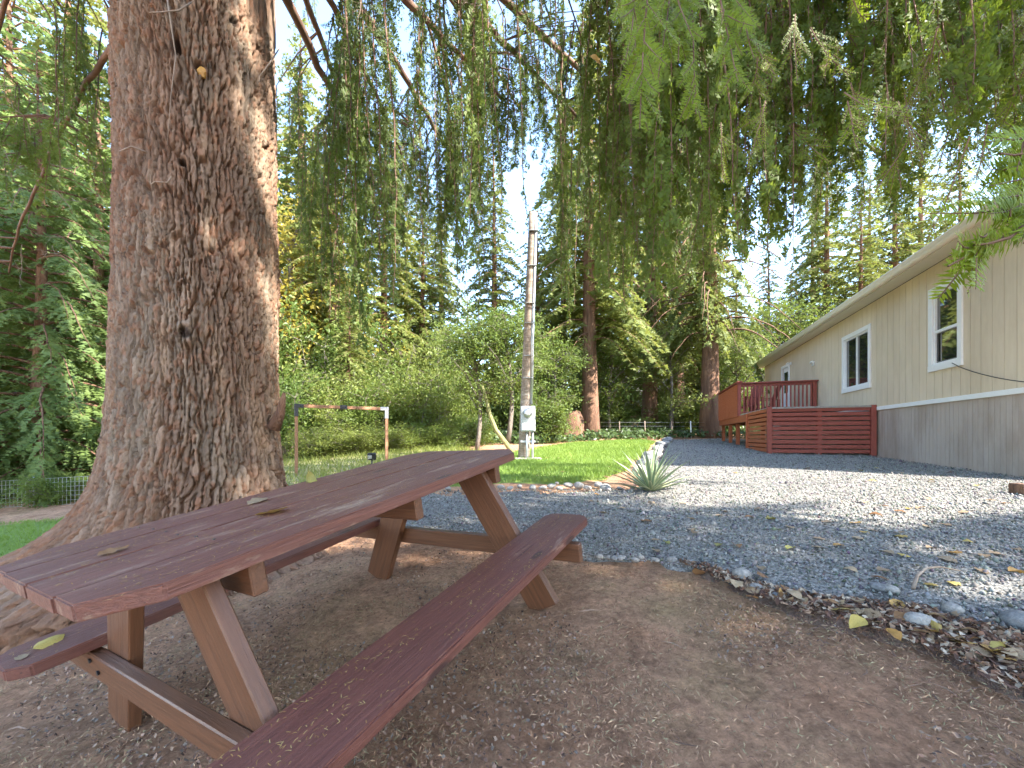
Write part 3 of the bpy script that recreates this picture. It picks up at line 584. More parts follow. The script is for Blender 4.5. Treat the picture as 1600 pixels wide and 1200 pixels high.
for (x0, y0, x1, y1, sub) in [(982, -60, 1000, 150, 9), (1015, -60, 1008, 190, 10), (1052, -60, 1030, 120, 8), (1080, -60, 1092, 175, 9), (1115, -60, 1145, 125, 8), (1140, -60, 1175, 90, 6), (1000, -60, 985, 95, 7), (1065, -60, 1060, 95, 6), (1040, -60, 1075, 60, 6)]:
    dy = ra.normal(0, .05); stA.append((P(x0, y0, yA+dy), P(x1, y1, yA+dy-.03), sub))
near_spray('near_spray', stA, .017, .0026, .0011, 0, B[7], 5)
stB = []
for (x0, y0, x1, y1, Y0, Y1, sub) in [(1720, 215, 1497, 402, .50, .44, 9), (1640, 290, 1545, 372, .47, .45, 4), (1700, 170, 1560, 238, .52, .49, 5), (1690, 300, 1560, 345, .5, .48, 5), (1700, 240, 1585, 262, .53, .51, 5), (1690, 335, 1590, 372, .47, .46, 4), (1700, 190, 1575, 305, .55, .52, 5)]:
    stB.append((P(x0, y0, Y0), P(x1, y1, Y1), sub))
near_spray('near_spray', stB, .021, .003, .0013, 0, B[7], 6, .0026)
for a, b in ((P(1060, -60, .95), Vector((.55, 1.7, 4.4))), (P(1720, 215, .5), Vector((1.2, 1.2, 3.2)))):
    tube('twig', [Tl(a), Tl(a*.6+b*.4+Vector((0, 0, -.05))), Tl(b)], [.003, .005, .008], M['twig'], B[7], 5)
# right-hand mid-distance sprays: lacy sunlit twigs
stC = []
for k in range(46):
    px = ra.uniform(1120, 1640); py = ra.uniform(-60, 250); Y0 = ra.uniform(1.5, 2.6); a = P(px, py, Y0); L = ra.uniform(.25, .55); an = ra.uniform(-.9, .9)
    stC.append((a, a+Vector((math.sin(an)*L*.6, ra.normal(0, .1), -L*abs(math.cos(an))*.7)), 12))
near_spray('spray_cluster', stC, .016, .0065, .0014, 0, B[7], 7, .003)

# ------------------------------------------------------------------ background conifers
def conifer_mesh(seed, Ht, Rm, nb, droop=.35, ln=.085, sp=.06, z0=.06, side=.36, bare=.0, hang=0.):
    r = np.random.default_rng(seed); S0 = Soup(); W0 = Soup()
    V, F = tube_arrays(np.column_stack([.05*np.sin(np.linspace(0, 5, 16)+seed), .05*np.cos(np.linspace(0, 4, 16)), np.linspace(-.4, Ht*.985, 16)]), np.linspace(1, .03, 16)**.9*Ht*.0165+np.exp(-np.linspace(0, 12, 16))*.12, 10); W0.add(V, F)
    P_, D_, L_, S_ = [], [], [], []
    for k in range(nb):
        zf = z0+(1-z0)*((k+r.random())/nb)**1.15; z = zf*Ht; l = Rm*(1-zf)**.75*r.uniform(.6, 1.12)+.15; az = k*2.39996+r.normal(0, .35)
        n = max(4, int(l/.13)); t = np.linspace(0, 1, n); up = .28*(zf-.35)
        pts = np.column_stack([np.cos(az)*l*t, np.sin(az)*l*t, z+l*(up*t+.12*np.sin(t*3.1)-droop*t**2)]); pts[:, :2] += np.cumsum(r.normal(0, .015, (n, 2)), 0)
        V, F = tube_arrays(pts, np.linspace(.012+.010*l, .004, n), 4, False); W0.add(V, F)
        if r.random() < bare and zf < .4: continue
        d = unit(np.gradient(pts, axis=0)); sd_ = unit(np.cross(d, [0, 0, 1.])); k0 = max(1, int(n*.12))
        for sg in (1, -1):
            p = pts[k0:]; tt = t[k0:]; ll = l*side*(1-tt*.82)*np.minimum(1, .35+tt*2.2)*r.uniform(.55, 1.2, len(p))+.06
            dd = unit(d[k0:]*r.uniform(.5, .9, (len(p), 1))+sg*sd_[k0:]*r.uniform(.5, 1, (len(p), 1))+np.array([0, 0, -1.])*(r.uniform(.05, .5, (len(p), 1))+hang)); P_.append(p); D_.append(dd); L_.append(ll); S_.append(unit(np.cross(dd, np.array([0, 0, 1.])+r.normal(0, .3, (len(p), 3)))))
        P_.append(pts[-1:]); D_.append(d[-1:]); L_.append(np.array([.25])); S_.append(sd_[-1:])
    P_, D_, L_, S_ = map(np.concatenate, (P_, D_, L_, S_)); r2 = np.random.default_rng(seed+1)
    # second order
    k = L_ > .25; f = r2.uniform(.25, .75, k.sum()); d2 = unit(D_[k]*.7+S_[k]*r2.choice([-1, 1], (k.sum(), 1))*.7+np.array([0, 0, -.25-hang*.5])); P2 = P_[k]+D_[k]*(L_[k]*f)[:, None]
    PA, DA, LA, SA = np.concatenate([P_, P2]), np.concatenate([D_, d2]), np.concatenate([L_, L_[k]*.45]), np.concatenate([S_, unit(np.cross(d2, [0, 0, 1.]))])
    S0.tris(chevrons(PA, DA, LA, SA, ln, sp, r2), 0)
    return W0, S0
FIRM = []
for k, a in enumerate([(11, 18, 3.3, 175, .35, .15, .075, .05, .46), (12, 20, 3.6, 150, .55, .16, .08, .19, .46, .15), (13, 13, 3.0, 160, .3, .13, .065, .02, .46)]):
    w, s = conifer_mesh(*a); FIRM.append((w.mesh('fir_trunk', [M['barkfar']], True), s.mesh('fir_crown', [M['fir']])))
w, s = conifer_mesh(21, 11, 3.4, 150, .5, .11, .055, .01, .46, 0, .5); CEDM = (w.mesh('cedar_trunk', [M['barkfar']], True), s.mesh('cedar_crown', [M['cedar']]))
def conifer(name, meshes, x, y, sc, rz, label, group, lean=(0, 0), sxy=1.):
    e = empty(name, on_ground(x, y, -.05), rz); e.rotation_euler = (lean[0], lean[1], rz)
    obj('trunk', meshes[0], e, scale=(sc*sxy, sc*sxy, sc)); obj('crown', meshes[1], e, scale=(sc*sxy, sc*sxy, sc)); tag(e, label, 'tree', group); return e
def PX(px, Y): return (px-800)/FPX*Y
G = 'conifers behind the lawn'
for (px, Y_, kk, sc, label) in [
    (600, 19.5, 0, .86, 'bright green conifer with spiky top behind the leaning mossy tree'),
    (772, 23, 0, .88, 'slim conifer whose pointed tip shows in the sky gap left of the pole'),
    (922, 17.5, 1, 1.05, 'conifer with thick reddish trunk beside the old stump'),
    (1017, 20.5, 1, 1.1, 'tall conifer with slender trunk above the wire fence posts'),
    (1108, 17.8, 1, 1.12, 'conifer with straight trunk just left of the red deck'),
    (880, 26, 0, 1.05, 'tall conifer standing behind the top of the pole'),
    (690, 27, 1, .8, 'far conifer left of the sky gap'),
    (470, 22, 1, 1.1, 'tall dark conifer right behind the big trunk'),
    (1290, 24, 0, .95, 'yellow-green conifer rising above the house eave'),
    (1400, 25, 2, 1.35, 'conifer showing over the eave nearest the foreground'),
    (1235, 28, 2, .8, 'low far conifer above the far corner of the house roof'),
    (545, 13.2, 2, .40, 'young conifer behind the wooden frame'),
    (1075, 26, 0, 1.0, 'far conifer filling the gap between two trunks left of the deck'),
    (970, 28, 2, 1.3, 'far conifer between the reddish trunk and the fence posts')]:
    e = conifer('fir_tree', FIRM[kk], PX(px, Y_), Y_, sc, px*1.7, label, G)
    if px in (1017, 1108): e.children[0].scale = (.62*sc, .62*sc, sc)
for (px, Y_, sc, label) in [(60, 7.6, .75, 'blue-green cedar low behind the left wire fence'), (-60, 9.5, 1.1, 'tall cedar at the left edge of the picture'), (150, 10.5, 1.0, 'cedar close behind the left side of the big trunk'), (20, 13, 1.5, 'reddish-trunked cedar deep in the left background'), (260, 13, 1.2, 'cedar hidden for the most part by the big trunk')]:
    conifer('cedar_tree', CEDM, PX(px, Y_), Y_, sc, px*.9, label, 'cedars on the left')
for (px, Y_, kk, sc, label) in [
    (520, 16.5, 0, .8, 'full green conifer behind the wooden frame'), (660, 21, 2, 1.0, 'bushy conifer between the frame and the leaning tree'), (840, 20, 2, .85, 'bushy conifer just right of the pole'), (1060, 23, 1, .95, 'drooping conifer above the fence posts'), (1150, 22, 2, .62, 'low bushy conifer behind the deck railing'), (1345, 21, 2, .95, 'bushy conifer above the middle of the eave')]:
    conifer('fir_tree', FIRM[kk], PX(px, Y_), Y_, sc, px*1.1, label, G)
# neighbours behind the photographer, whose crowns shade the table
for (x, y, kk, sc) in [(6.3, -3.4, 1, .85), (9.2, -4.6, 0, 1.0), (5.0, -7.0, 1, 1.0), (12.5, -4.2, 0, .9)]:
    conifer('fir_tree', FIRM[kk], x, y, sc, x, 'tall conifer standing behind the photographer', 'conifers behind the photographer')
for (px, Y_, sc) in [(-250, 12, 1.6), (380, 30, 1.5), (560, 33, 1.2), (1150, 36, .8), (1500, 24, 1.1), (430, 24, 1.25), (505, 27, 1.15), (635, 30, 1.0), (1200, 34, .95), (1270, 32, 1.2), (1360, 34, 1.35), (1440, 30, 1.4), (930, 34, 1.3), (1010, 36, 1.35), (1095, 33, 1.1), (840, 38, .95), (730, 36, .7), (110, 22, 1.9), (-60, 24, 1.9), (230, 26, 1.8)]:
    conifer('fir_tree', FIRM[int(abs(px)) % 2], PX(px, Y_), Y_, sc*.85, px*.33, 'tall conifer in the far wood behind the nearer trees', 'far conifers in the wood')

# ------------------------------------------------------------------ broad-leaved trees and shrubs
def leafy_mesh(seed, Ht, Rm, ntip, nl, lsz, crown0=.35, trunk=True, flat=.8, lean=0.):
    r = np.random.default_rng(seed); W0 = Soup(); top = np.array([lean, 0, Ht])
    tips = []
    if trunk:
        t = np.linspace(0, 1, 8)[:, None]; sp = np.array([0, 0, -.2])+t*(top*.75-np.array([0, 0, -.2])); sp[:, 0] += np.sin(t[:, 0]*4)*.12; V, F = tube_arrays(sp, np.linspace(.02*Ht, .006*Ht, 8), 7); W0.add(V, F)
    nbr = max(5, ntip//14)
    for k in range(nbr):
        az = k*2.4+r.normal(0, .3); u = r.random(); f = crown0+(1-crown0)*u; b = (np.array([lean, 0, 0])*f+np.array([0, 0, Ht*f*.75])) if trunk else np.array([r.normal(0, .12), r.normal(0, .12), -.1])
        el = r.uniform(.1, .9) if trunk else r.uniform(.35, 1.4); l = Rm*r.uniform(.65, 1.1)*(1-.35*u if trunk else 1); d = np.array([math.cos(az)*math.cos(el), math.sin(az)*math.cos(el), math.sin(el)*(Ht/Rm*.7 if not trunk else 1)]); e = b+d*l
        m_ = (b+e)/2+np.array([0, 0, .12*l]); V, F = tube_arrays([b, m_, e], [.012*Ht*.6, .007*Ht*.6, .003*Ht*.6], 5, False); W0.add(V, F)
        for q in range(ntip//nbr):
            f2 = r.uniform(.3, 1.05); p = b*(1-f2)**2+2*f2*(1-f2)*m_+f2*f2*e; o = r.normal(0, .17*Rm, 3)*np.array([1, 1, flat]); tips.append(p+o); V, F = tube_arrays([p, p+o*.6, p+o], [.006, .004, .002], 3, False); W0.add(V, F)
    tips = np.array(tips); n = len(tips)*nl; c = np.repeat(tips, nl, 0)+r.normal(0, .085*Rm, (n, 3))*np.array([1, 1, .75])
    nrm = unit(r.normal(0, .55, (n, 3))+np.array([.1, -.25, .8])); a = unit(np.cross(nrm, r.normal(0, 1, (n, 3)))); b = np.cross(nrm, a); s = lsz*r.uniform(.6, 1.25, (n, 1))
    fold = nrm*s*.18
    A, Bq, C_, D = c-a*s*.55, c+b*s*.32+fold, c+a*s*.6, c-b*s*.32+fold
    T = np.concatenate([np.stack([A, Bq, C_], 1), np.stack([A, C_, D], 1)]); S0 = Soup(); S0.tris(T, 0); return W0, S0
def leafy(nm, sd, mats, **k):
    w, s = leafy_mesh(sd, **k); return (w.mesh(nm+'_wood', [mats[0]], True), s.mesh(nm+'_leaves', [mats[1]]))
MAPLE = leafy('maple', 5, (M['barkgrey'], M['maple']), Ht=11, Rm=3.4, ntip=330, nl=30, lsz=.17, crown0=.3)
BUSH = [leafy('bush', 31+k, (M['barkgrey'], M['shrub'] if k == 1 else M['decid']), Ht=2.6, Rm=1.5, ntip=240, nl=34, lsz=.075, trunk=False) for k in range(3)]
SMALL = leafy('small_tree', 41, (M['barkgrey'], M['decid']), Ht=4.2, Rm=1.7, ntip=260, nl=32, lsz=.075, crown0=.35)
SMALL2 = leafy('small_tree', 43, (M['barkgrey'], M['shrub']), Ht=4.2, Rm=1.7, ntip=240, nl=32, lsz=.08, crown0=.25)
def leafytree(name, meshes, x, y, sc, rz, label, cat, group=None, sz=1., names=('trunk', 'crown')):
    e = empty(name, on_ground(x, y), rz); obj(names[0], meshes[0], e, scale=(sc, sc, sc*sz)); obj(names[1], meshes[1], e, scale=(sc, sc, sc*sz)); tag(e, label, cat, group); return e
leafytree('maple_tree', MAPLE, PX(455, 17), 17, 1.0, .4, 'yellowing broad-leaved tree just right of the big trunk', 'tree')
leafytree('maple_tree', MAPLE, PX(345, 15), 15, .8, 2.4, 'yellowing broad-leaved tree behind the big trunk', 'tree')
leafytree('maple_tree', MAPLE, PX(1235, 27), 27, .62, 1.4, 'thin autumn tree above the far end of the house', 'tree')
for (px, Y_, kk, sc, sz, label) in [
    (455, 11.0, 0, 1.0, 1.2, 'bright green shrub behind the left post of the wooden frame'),
    (520, 12.2, 1, 1.1, 1.15, 'yellow-green shrub behind the crossbar of the wooden frame'),
    (585, 12.0, 0, 1.1, 1.0, 'green shrub behind the right post of the wooden frame'),
    (640, 12.8, 1, 1.15, 1.15, 'bright shrub right of the wooden frame'),
    (690, 13.5, 2, 1.2, 1.2, 'shrub left of the leaning mossy trunk'),
    (850, 14.5, 2, 1.0, 1.1, 'dark shrub behind the pole beside the old stump'),
    (740, 12.6, 2, .75, .8, 'low dark shrub at the foot of the leaning mossy tree'),
    (500, 10.0, 1, .75, .55, 'low weedy bush right of the big trunk'),
    (560, 10.2, 1, .75, .5, 'low weedy bush seen through the wooden frame'),
    (625, 10.6, 1, .75, .5, 'low weedy bush beneath the right post of the wooden frame'),
    (690, 11.2, 0, .7, .5, 'low leafy bush beyond the far end of the tabletop'),
    (960, 19.5, 0, 1.2, .9, 'shrub behind the reddish conifer trunk'),
    (1060, 20.0, 2, 1.2, .9, 'shrub behind the wire fence posts'),
    (1140, 20.0, 0, 1.3, 1.0, 'shrub behind the left railing of the deck'),
    (90, 6.6, 2, .45, .7, 'leafy plant growing through the left wire fence'),
    (560, 16, 0, 1.8, 1.5, 'large leafy bush deep behind the wooden frame'),
    (680, 17, 1, 1.8, 1.4, 'large yellow-green bush deep behind the leaning tree'),
    (430, 14, 0, 1.8, 1.4, 'large bush showing at the right edge of the big trunk'),
    (800, 18, 0, 1.6, 1.3, 'large bush behind the pole')]:
    leafytree('shrub', BUSH[kk], PX(px, Y_), Y_, sc, px*.77, label, 'shrub', 'shrubs along the back of the lawn', sz, ('stems', 'leaves'))
for (px, Y_, sc, label) in [(955, 18.6, 1.15, 'sunny young tree right of the reddish conifer trunk'), (1048, 18.9, 1.25, 'sunny young tree between the two slender conifer trunks'), (1150, 18.8, 1.2, 'sunny young tree behind the left end of the deck railing'), (868, 16.2, 1.0, 'sunny young tree just right of the meter box'), (1215, 22, 1.7, 'young tree showing above the far end of the deck')]:
    leafytree('young_tree', SMALL if px != 1048 else SMALL2, PX(px, Y_), Y_, sc, px*.7, label, 'tree', 'young trees on the bank')
# the leaning mossy tree near the pole
p = gp(800, 704); e = empty('leaning_tree', p); tag(e, 'small leaning tree with mossy curved trunk left of the pole', 'tree')
w = [Vector(P(x, y, p.y)) - p for x, y in ((802, 708), (790, 692), (775, 672), (766, 650), (760, 625), (752, 598))]
tube('trunk', w, [.075, .06, .055, .05, .042, .03], M['moss'], e, 8)
for (dx, dz, s_) in ((-.9, 1.05, .8), (-.1, 1.3, .85)):
    obj('crown', SMALL[1], e, loc=(dx, .1, dz-.9), scale=s_); obj('limbs', SMALL[0], e, loc=(dx, .1, dz-.9), scale=s_*.98)
# stump
p = gp(893, 688); e = tube('stump', [(0, 0, -.1), (0, 0, .2), (.05, 0, .6), (.08, .02, .95), (.1, .02, 1.15)], [.62, .5, .42, .36, .2], M['barkfar'], None, 14); e.location = p; tag(e, 'broad weathered reddish stump leaning beside the conifer trunk', 'stump')
for v in e.data.vertices: v.co.xy *= 1+.22*math.sin(5*math.atan2(v.co.y, v.co.x)+v.co.z*2)*.6+random.uniform(-.07, .07); v.co.z += random.uniform(-.05, .05)
# ground cover along the bank
IV = [(-2.5, 12.8), (1.2, 13.6), (2.2, 15.0), (7.6, 17.4), (10.5, 17.0), (14, 24), (-2, 24)]
q = scatter(IV, 15000, 51, lambda q: np.clip((15/q[:, 1])**2, 0, 1)); r = np.random.default_rng(52); n = len(q); hb = .06+.5*fbm(q[:, 0]*.9, q[:, 1]*.9, 63)*r.random(n); c = np.column_stack([q, H(q[:, 0], q[:, 1])+hb])
nrm = unit(r.normal(0, .6, (n, 3))+np.array([0, -.4, .8])); a = unit(np.cross(nrm, r.normal(0, 1, (n, 3)))); b = np.cross(nrm, a); s_ = r.uniform(.05, .11, (n, 1))
T = np.stack([c-a*s_, c+b*s_*.6, c+a*s_, c-b*s_*.6], 1); tag(obj('ivy_ground_cover', mesh_np('ivy', T.reshape(-1, 3), np.arange(n*4).reshape(-1, 4), [M['ivy']])), 'dark ivy and ground cover over the bank behind the lawn', 'ground cover', kind='stuff')

# ------------------------------------------------------------------ picnic table (boards lie along local x)
K = 1.07
U = Vector((.48841834, .85975243, .14924237)); Vv = Vector((-.86596657, .49862203, -.03844444)); Wv = Vector((-.10746823, -.11046193, .988053))
tb = empty('picnic_table'); O = Vector((-.756, .7346, -.3122))*K+Vector((0, 0, EYE))
tb.matrix_world = Matrix(((U.x, Vv.x, Wv.x, O.x), (U.y, Vv.y, Wv.y, O.y), (U.z, Vv.z, Wv.z, O.z), (0, 0, 0, 1)))
tag(tb, 'long dark red stained wooden picnic table with attached benches under the big tree', 'picnic table')
TL, TW = 1.6858*K, .745*K; bwid = (TW-.012)/4
def board(name, poly, z0, z1, mat, bev=.004, seed=0):
    cx = sum(p[0] for p in poly)/len(poly); cy = sum(p[1] for p in poly)/len(poly)
    o = prism(name, [(x-cx, y-cy) for x, y in poly], z0, z1, mat, tb, bev); o.location = (cx, cy, 0); return o
for k in range(4):
    y0 = k*(bwid+.004); y1 = y0+bwid; e0, e1 = random.uniform(-.003, .003), random.uniform(-.006, .006); dz = random.uniform(-.0015, .0015)
    if k == 0: poly = [(.125, y0), (TL-.125, y0), (TL+e1, y0+.10), (TL+e1, y1), (e0, y1), (e0, y0+.085)]
    elif k == 3: poly = [(e0, y0), (TL+e1, y0), (TL+e1, y1-.10), (TL-.125, y1), (.125, y1), (e0, y1-.085)]
    else: poly = [(e0, y0), (TL+e1, y0), (TL+e1, y1), (e0, y1)]
    board('top_board', poly, -.040+dz, dz, M['tabletop'])
bi, bw, bh = .0988*K, .2286*K, .3416*K
for sgn in (-1, 1):
    y0, y1 = (-bi-bw, -bi) if sgn < 0 else (TW+bi, TW+bi+bw)
    poly = [(-.02, y0), (TL-.05, y0), (TL-.012, y0+.025), (TL, y0+.06), (TL, y1-.06), (TL-.012, y1-.025), (TL-.05, y1), (-.02, y1)]
    if sgn > 0: poly = [(0, y0+.05), (.05, y0), (TL-.05, y0), (TL, y0+.05), (TL, y1-.05), (TL-.05, y1), (.05, y1), (0, y1-.05)]
    board('bench_board', poly, -bh-.04, -bh, M['table'], .005)
def strut(name, a0, b0, h0, b1, h1, wid, thk, mat):            # slanting leg in the plane a = a0
    L = math.hypot(b1-b0, h1-h0); ang = math.atan2(h1-h0, b1-b0)
    o = obj(name, box_mesh(L, wid, thk, .004, mat), tb, None, (a0, (b0+b1)/2, (h0+h1)/2))
    o.rotation_mode = 'XYZ'; c, s = math.cos(ang), math.sin(ang)
    o.matrix_local = Matrix(((0, 0, 1, a0), (c, -s, 0, (b0+b1)/2), (s, c, 0, (h0+h1)/2), (0, 0, 0, 1))); return o
for a0, ab, ac in ((.245, .245-.042, .245+.085), (1.40*K, 1.40*K+.042, 1.40*K+.045)):
    for s in (1, -1):
        f = (lambda b: b) if s > 0 else (lambda b: TW-b)
        strut('leg', a0, f(.17*K), -.055, f(-.175*K), -.75, .165, .042, M['table_leg'])
    b = .36*K; strut('brace', ab, -b, -.433*K, TW+b, -.433*K, .092, .04, M['table_leg'])
    strut('cleat', ac, .03, -.0865, TW-.03, -.0865, .088, .042, M['table_leg'])
strut('cleat', .95, .03, -.0865, TW-.03, -.0865, .088, .042, M['table_leg'])
for (a, b) in ((.19, TW+.25), (.19, TW+.20), (.19, -.2)):
    o = obj('bolt', None, tb); bpy.data.objects.remove(o)
bm = bmesh.new(); bmesh.ops.create_cone(bm, segments=10, radius1=.009, radius2=.007, depth=.006, cap_ends=True); me = bpy.data.meshes.new('bolt'); bm.to_mesh(me); bm.free(); me.materials.append(M['blackmetal'])
for (b, h) in ((TW+.12, -.44), (TW+.06, -.47), (-.12, -.47), (-.05, -.44)): obj('bolt', me, tb, None, (.245-.066, b, h), (0, math.pi/2, 0))
for k in range(4):
    for a_ in (.245+.085, 1.40*K+.045):
        for d_ in (.045, .145): obj('screw', me, tb, None, (a_+random.uniform(-.006, .006), k*(bwid+.004)+d_, .0005), (0, 0, 0), (.55, .55, .4))
Mt = tb.matrix_world.copy()
def tpt(a, b, h=0): return Mt@Vector((a, b, h))
# needles lying on the boards
def table_bits(name, a0, a1, b0, b1, n, seed, h, label, clump=.42):
    r = np.random.default_rng(seed); A = r.uniform(a0, a1, n*6); Bq = r.uniform(b0, b1, n*6); f = fbm(A*7, Bq*16, seed); k = np.nonzero((f > clump) | (r.random(n*6) < .18))[0][:n]; A, Bq = A[k], Bq[k]; n = len(A)
    L = r.uniform(.006, .015, n); an = r.uniform(0, 6.28, n); w = .0006
    d = np.stack([np.cos(an), np.sin(an), r.normal(0, .06, n)], 1); s = np.stack([-np.sin(an), np.cos(an), 0*an], 1); p = np.stack([A, Bq, np.full(n, h+.0015)], 1)
    up = np.array([0, 0, 1.])
    m_ = p+s*L[:, None]*r.normal(0, .05, (n, 1))+up*.001
    A0, B0 = p-d*L[:, None]/2, p+d*L[:, None]/2
    V = np.stack([A0-s*w, A0+s*w, m_+s*w, m_-s*w, B0-s*w*.6, B0+s*w*.6], 1).reshape(-1, 3); F = (np.array([[0, 3, 2, 1], [3, 4, 5, 2]])[None]+np.arange(n)[:, None, None]*6).reshape(-1, 4)
    cc = np.array([(.46, .29, .09), (.3, .17, .06), (.55, .4, .15), (.16, .09, .045)])[r.integers(0, 4, n)]
    Vw = np.array(Mt.to_3x3())@V.T; Vw = Vw.T+np.array(Mt.translation)
    tag(obj(name, mesh_np(name, Vw, F, [M['litter']], None, False, np.repeat(cc, 6, 0))), label, 'needles', kind='stuff')
table_bits('needles', .03, TL-.03, .02, TW-.02, 2600, 61, .001, 'dry yellow-brown needles strewn over the tabletop')
table_bits('needles', .03, TL-.03, -bi-bw+.01, -bi-.01, 700, 62, -bh+.001, 'dry needles scattered on the front bench', .5)
table_bits('needles', .03, TL-.03, TW+bi+.01, TW+bi+bw-.01, 500, 63, -bh+.001, 'dry needles scattered on the back bench', .5)

# ------------------------------------------------------------------ fallen leaves
def leaf_mesh(seed, kind):
    r = np.random.default_rng(seed); n = 7; t = np.linspace(0, 1, n); w = .36*np.sin(np.pi*t**.75)**.8*(1+.12*r.normal(0, 1, n)); w[0] = .02; w[-1] = .01
    curl = r.uniform(.1, .4)*r.choice([-1, 1]) if r.random() < .35 else r.uniform(.05, .3); bend = r.uniform(-.08, .14)
    z = bend*np.sin(t*3.14)+r.normal(0, .02, n); V = []
    for k in range(n):
        for s in (-1, -.5, 0, .5, 1): V.append((t[k]-.5, s*w[k], z[k]+abs(s)**1.5*curl*w[k]*1.6+r.normal(0, .012)))
    F = [(k*5+j, (k+1)*5+j, (k+1)*5+j+1, k*5+j+1) for k in range(n-1) for j in range(4)]
    b = len(V); V += [(-.5, -.012, z[0]), (-.5, .012, z[0]), (-.85, r.normal(0, .08), z[0]+.03)]
    V = np.array(V); V[:, 2] -= V[:, 2].min(); F4 = F+[(b, b+1, b+2, b+2)]
    me = bpy.data.meshes.new('fallen_leaf'); me.from_pydata([tuple(v) for v in V], [], [f if f[2] != f[3] else f[:3] for f in F4]); me.materials.append(M['lf_'+kind])
    for p_ in me.polygons: p_.use_smooth = True
    return me
KINDS = ['yellow', 'tan', 'brown', 'olive', 'orange']
LFM = {k: [leaf_mesh(i*7+j, k) for j in range(4)] for i, k in enumerate(KINDS)}
def fleaf(p, size, kind, label, group=None, rot=None, j=None):
    o = obj('fallen_leaf', LFM[kind][random.randrange(4) if j is None else j], None, None, p, rot or (random.uniform(-.15, .15), random.uniform(-.15, .15), random.uniform(0, 6.28)), size); tag(o, label, 'leaf', group); return o
gl = [(95,383),(160,367),(55,340),(75,315),(325,497),(413,450),(425,460),(510,508),(575,510),(530,380),(510,397),(695,410),(620,402),(763,440),(768,520),(870,482),(870,517),(940,510),(997,424),(1005,480),(1110,535),(1060,450),(1030,460),(1160,475),(1150,462),(1255,438),(1265,517),(1355,537),(1325,562),(1455,545),(1500,540),(1580,525),(1575,610),(1450,603),(1350,650),(1270,657),(1100,600),(980,600),(1085,630),(660,592),(1160,383),(1190,372),(1070,395),(1255,335),(1030,348),(1060,267),(1020,228),(1165,237),(1075,218),(828,220),(570,237),(655,375),(1430,285),(1270,270),(1480,340),(1535,350),(410,408),(250,415),(285,487),(285,525),(385,350),(270,350),(895,420),(1170,545),(1100,360),(1390,385),(600,213),(1230,370),(1400,495),(1320,430),(860,255),(1270,262)]
gk = {(95,383): 'orange', (325,497): 'olive', (510,508): 'olive', (940,510): 'orange', (1355,537): 'orange', (997,424): 'orange', (1575,610): 'orange', (768,520): 'olive', (695,410): 'olive', (575,510): 'brown', (620,402): 'brown', (1030,460): 'yellow', (1060,267): 'yellow', (1020,228): 'yellow', (1190,372): 'yellow', (75,315): 'orange', (570,237): 'orange'}
LAB = {'yellow': 'yellow leaf lying on the grey gravel', 'tan': 'pale dry leaf lying on the grey gravel', 'brown': 'brown leaf lying on the grey gravel', 'olive': 'olive-green leaf lying on the grey gravel', 'orange': 'orange-brown leaf lying on the grey gravel'}
for (a, b) in gl:
    k = gk.get((a, b)) or random.choice(['tan', 'tan', 'tan', 'tan', 'brown', 'yellow']); p = gp(900+a/2.286, 640+b/2.286); p.z += .036
    fleaf(p, min(.10, random.uniform(.055, .08)*(1+p.y*.03)), k, LAB[k], k+' leaves on the gravel')
r = np.random.default_rng(71)
for k in range(62):
    f = r.random()**.8; px = np.interp(f, [0, .25, .5, 1], [1120, 1250, 1420, 1610])+r.normal(0, 25); py = np.interp(px, [1100, 1180, 1300, 1450, 1600], [905, 935, 965, 1000, 1045])+r.normal(0, 14); p = gp(px, py); p.z += .04+r.random()*.012
    kd = r.choice(['tan', 'tan', 'tan', 'tan', 'brown', 'brown', 'brown', 'yellow', 'orange']); fleaf(p, r.uniform(.05, .085), kd, {'tan': 'pale dry leaf in the litter along the near gravel edge', 'brown': 'brown curled leaf in the litter along the near gravel edge', 'yellow': 'yellow leaf in the litter along the near gravel edge', 'orange': 'orange leaf in the litter along the near gravel edge'}[kd], kd+' leaves in the litter strip', (r.uniform(-.5, .5), r.uniform(-.5, .5), r.uniform(0, 6.28)))
for k in range(26):
    px, py = r.uniform(840, 985), r.uniform(715, 752); p = gp(px, py); p.z += .045; fleaf(p, r.uniform(.06, .09), r.choice(['tan', 'brown']), 'pale fallen leaf lying on the lawn', 'fallen leaves on the lawn')
q_ = Mt.to_quaternion()
def tleaf(a, b, h, size, kind, label, rz, tilt=(0, 0), j=0):
    o = fleaf(tpt(a, b, h), size, kind, label, None, None, j); o.rotation_mode = 'QUATERNION'
    from mathutils import Euler
    o.rotation_quaternion = q_@Euler((tilt[0], tilt[1], rz)).to_quaternion(); return o
tleaf(.56, .34, .002, .11, 'orange', 'large brown and yellow leaf lying in the middle of the tabletop', 2.2, (.25, .1), 1)
tleaf(.66, .60, .002, .09, 'tan', 'pale curled leaf behind the brown one on the tabletop', .2, (.1, 0), 2)
tleaf(.18, .46, .002, .07, 'brown', 'thin dry leaf near the left end of the tabletop', .1, (.15, .05), 3)
tleaf(.98, .745, .02, .085, 'olive', 'mottled greenish leaf standing at the back edge of the tabletop', .6, (1.2, -.3), 0)
tleaf(.12, TW+bi+.13, -bh+.002, .085, 'yellow', 'yellowish leaf resting on the back bench', .3, (.3, 0), 2)
tleaf(.05, TW+bi+.10, -bh+.002, .05, 'tan', 'small tan leaf beside the yellowish one on the back bench', 1.3, (.1, 0), 1)
o = fleaf(P(930, 98, 2.9), .11, 'orange', 'orange leaf caught in the hanging branches', None, (1.3, .3, .5), 0)

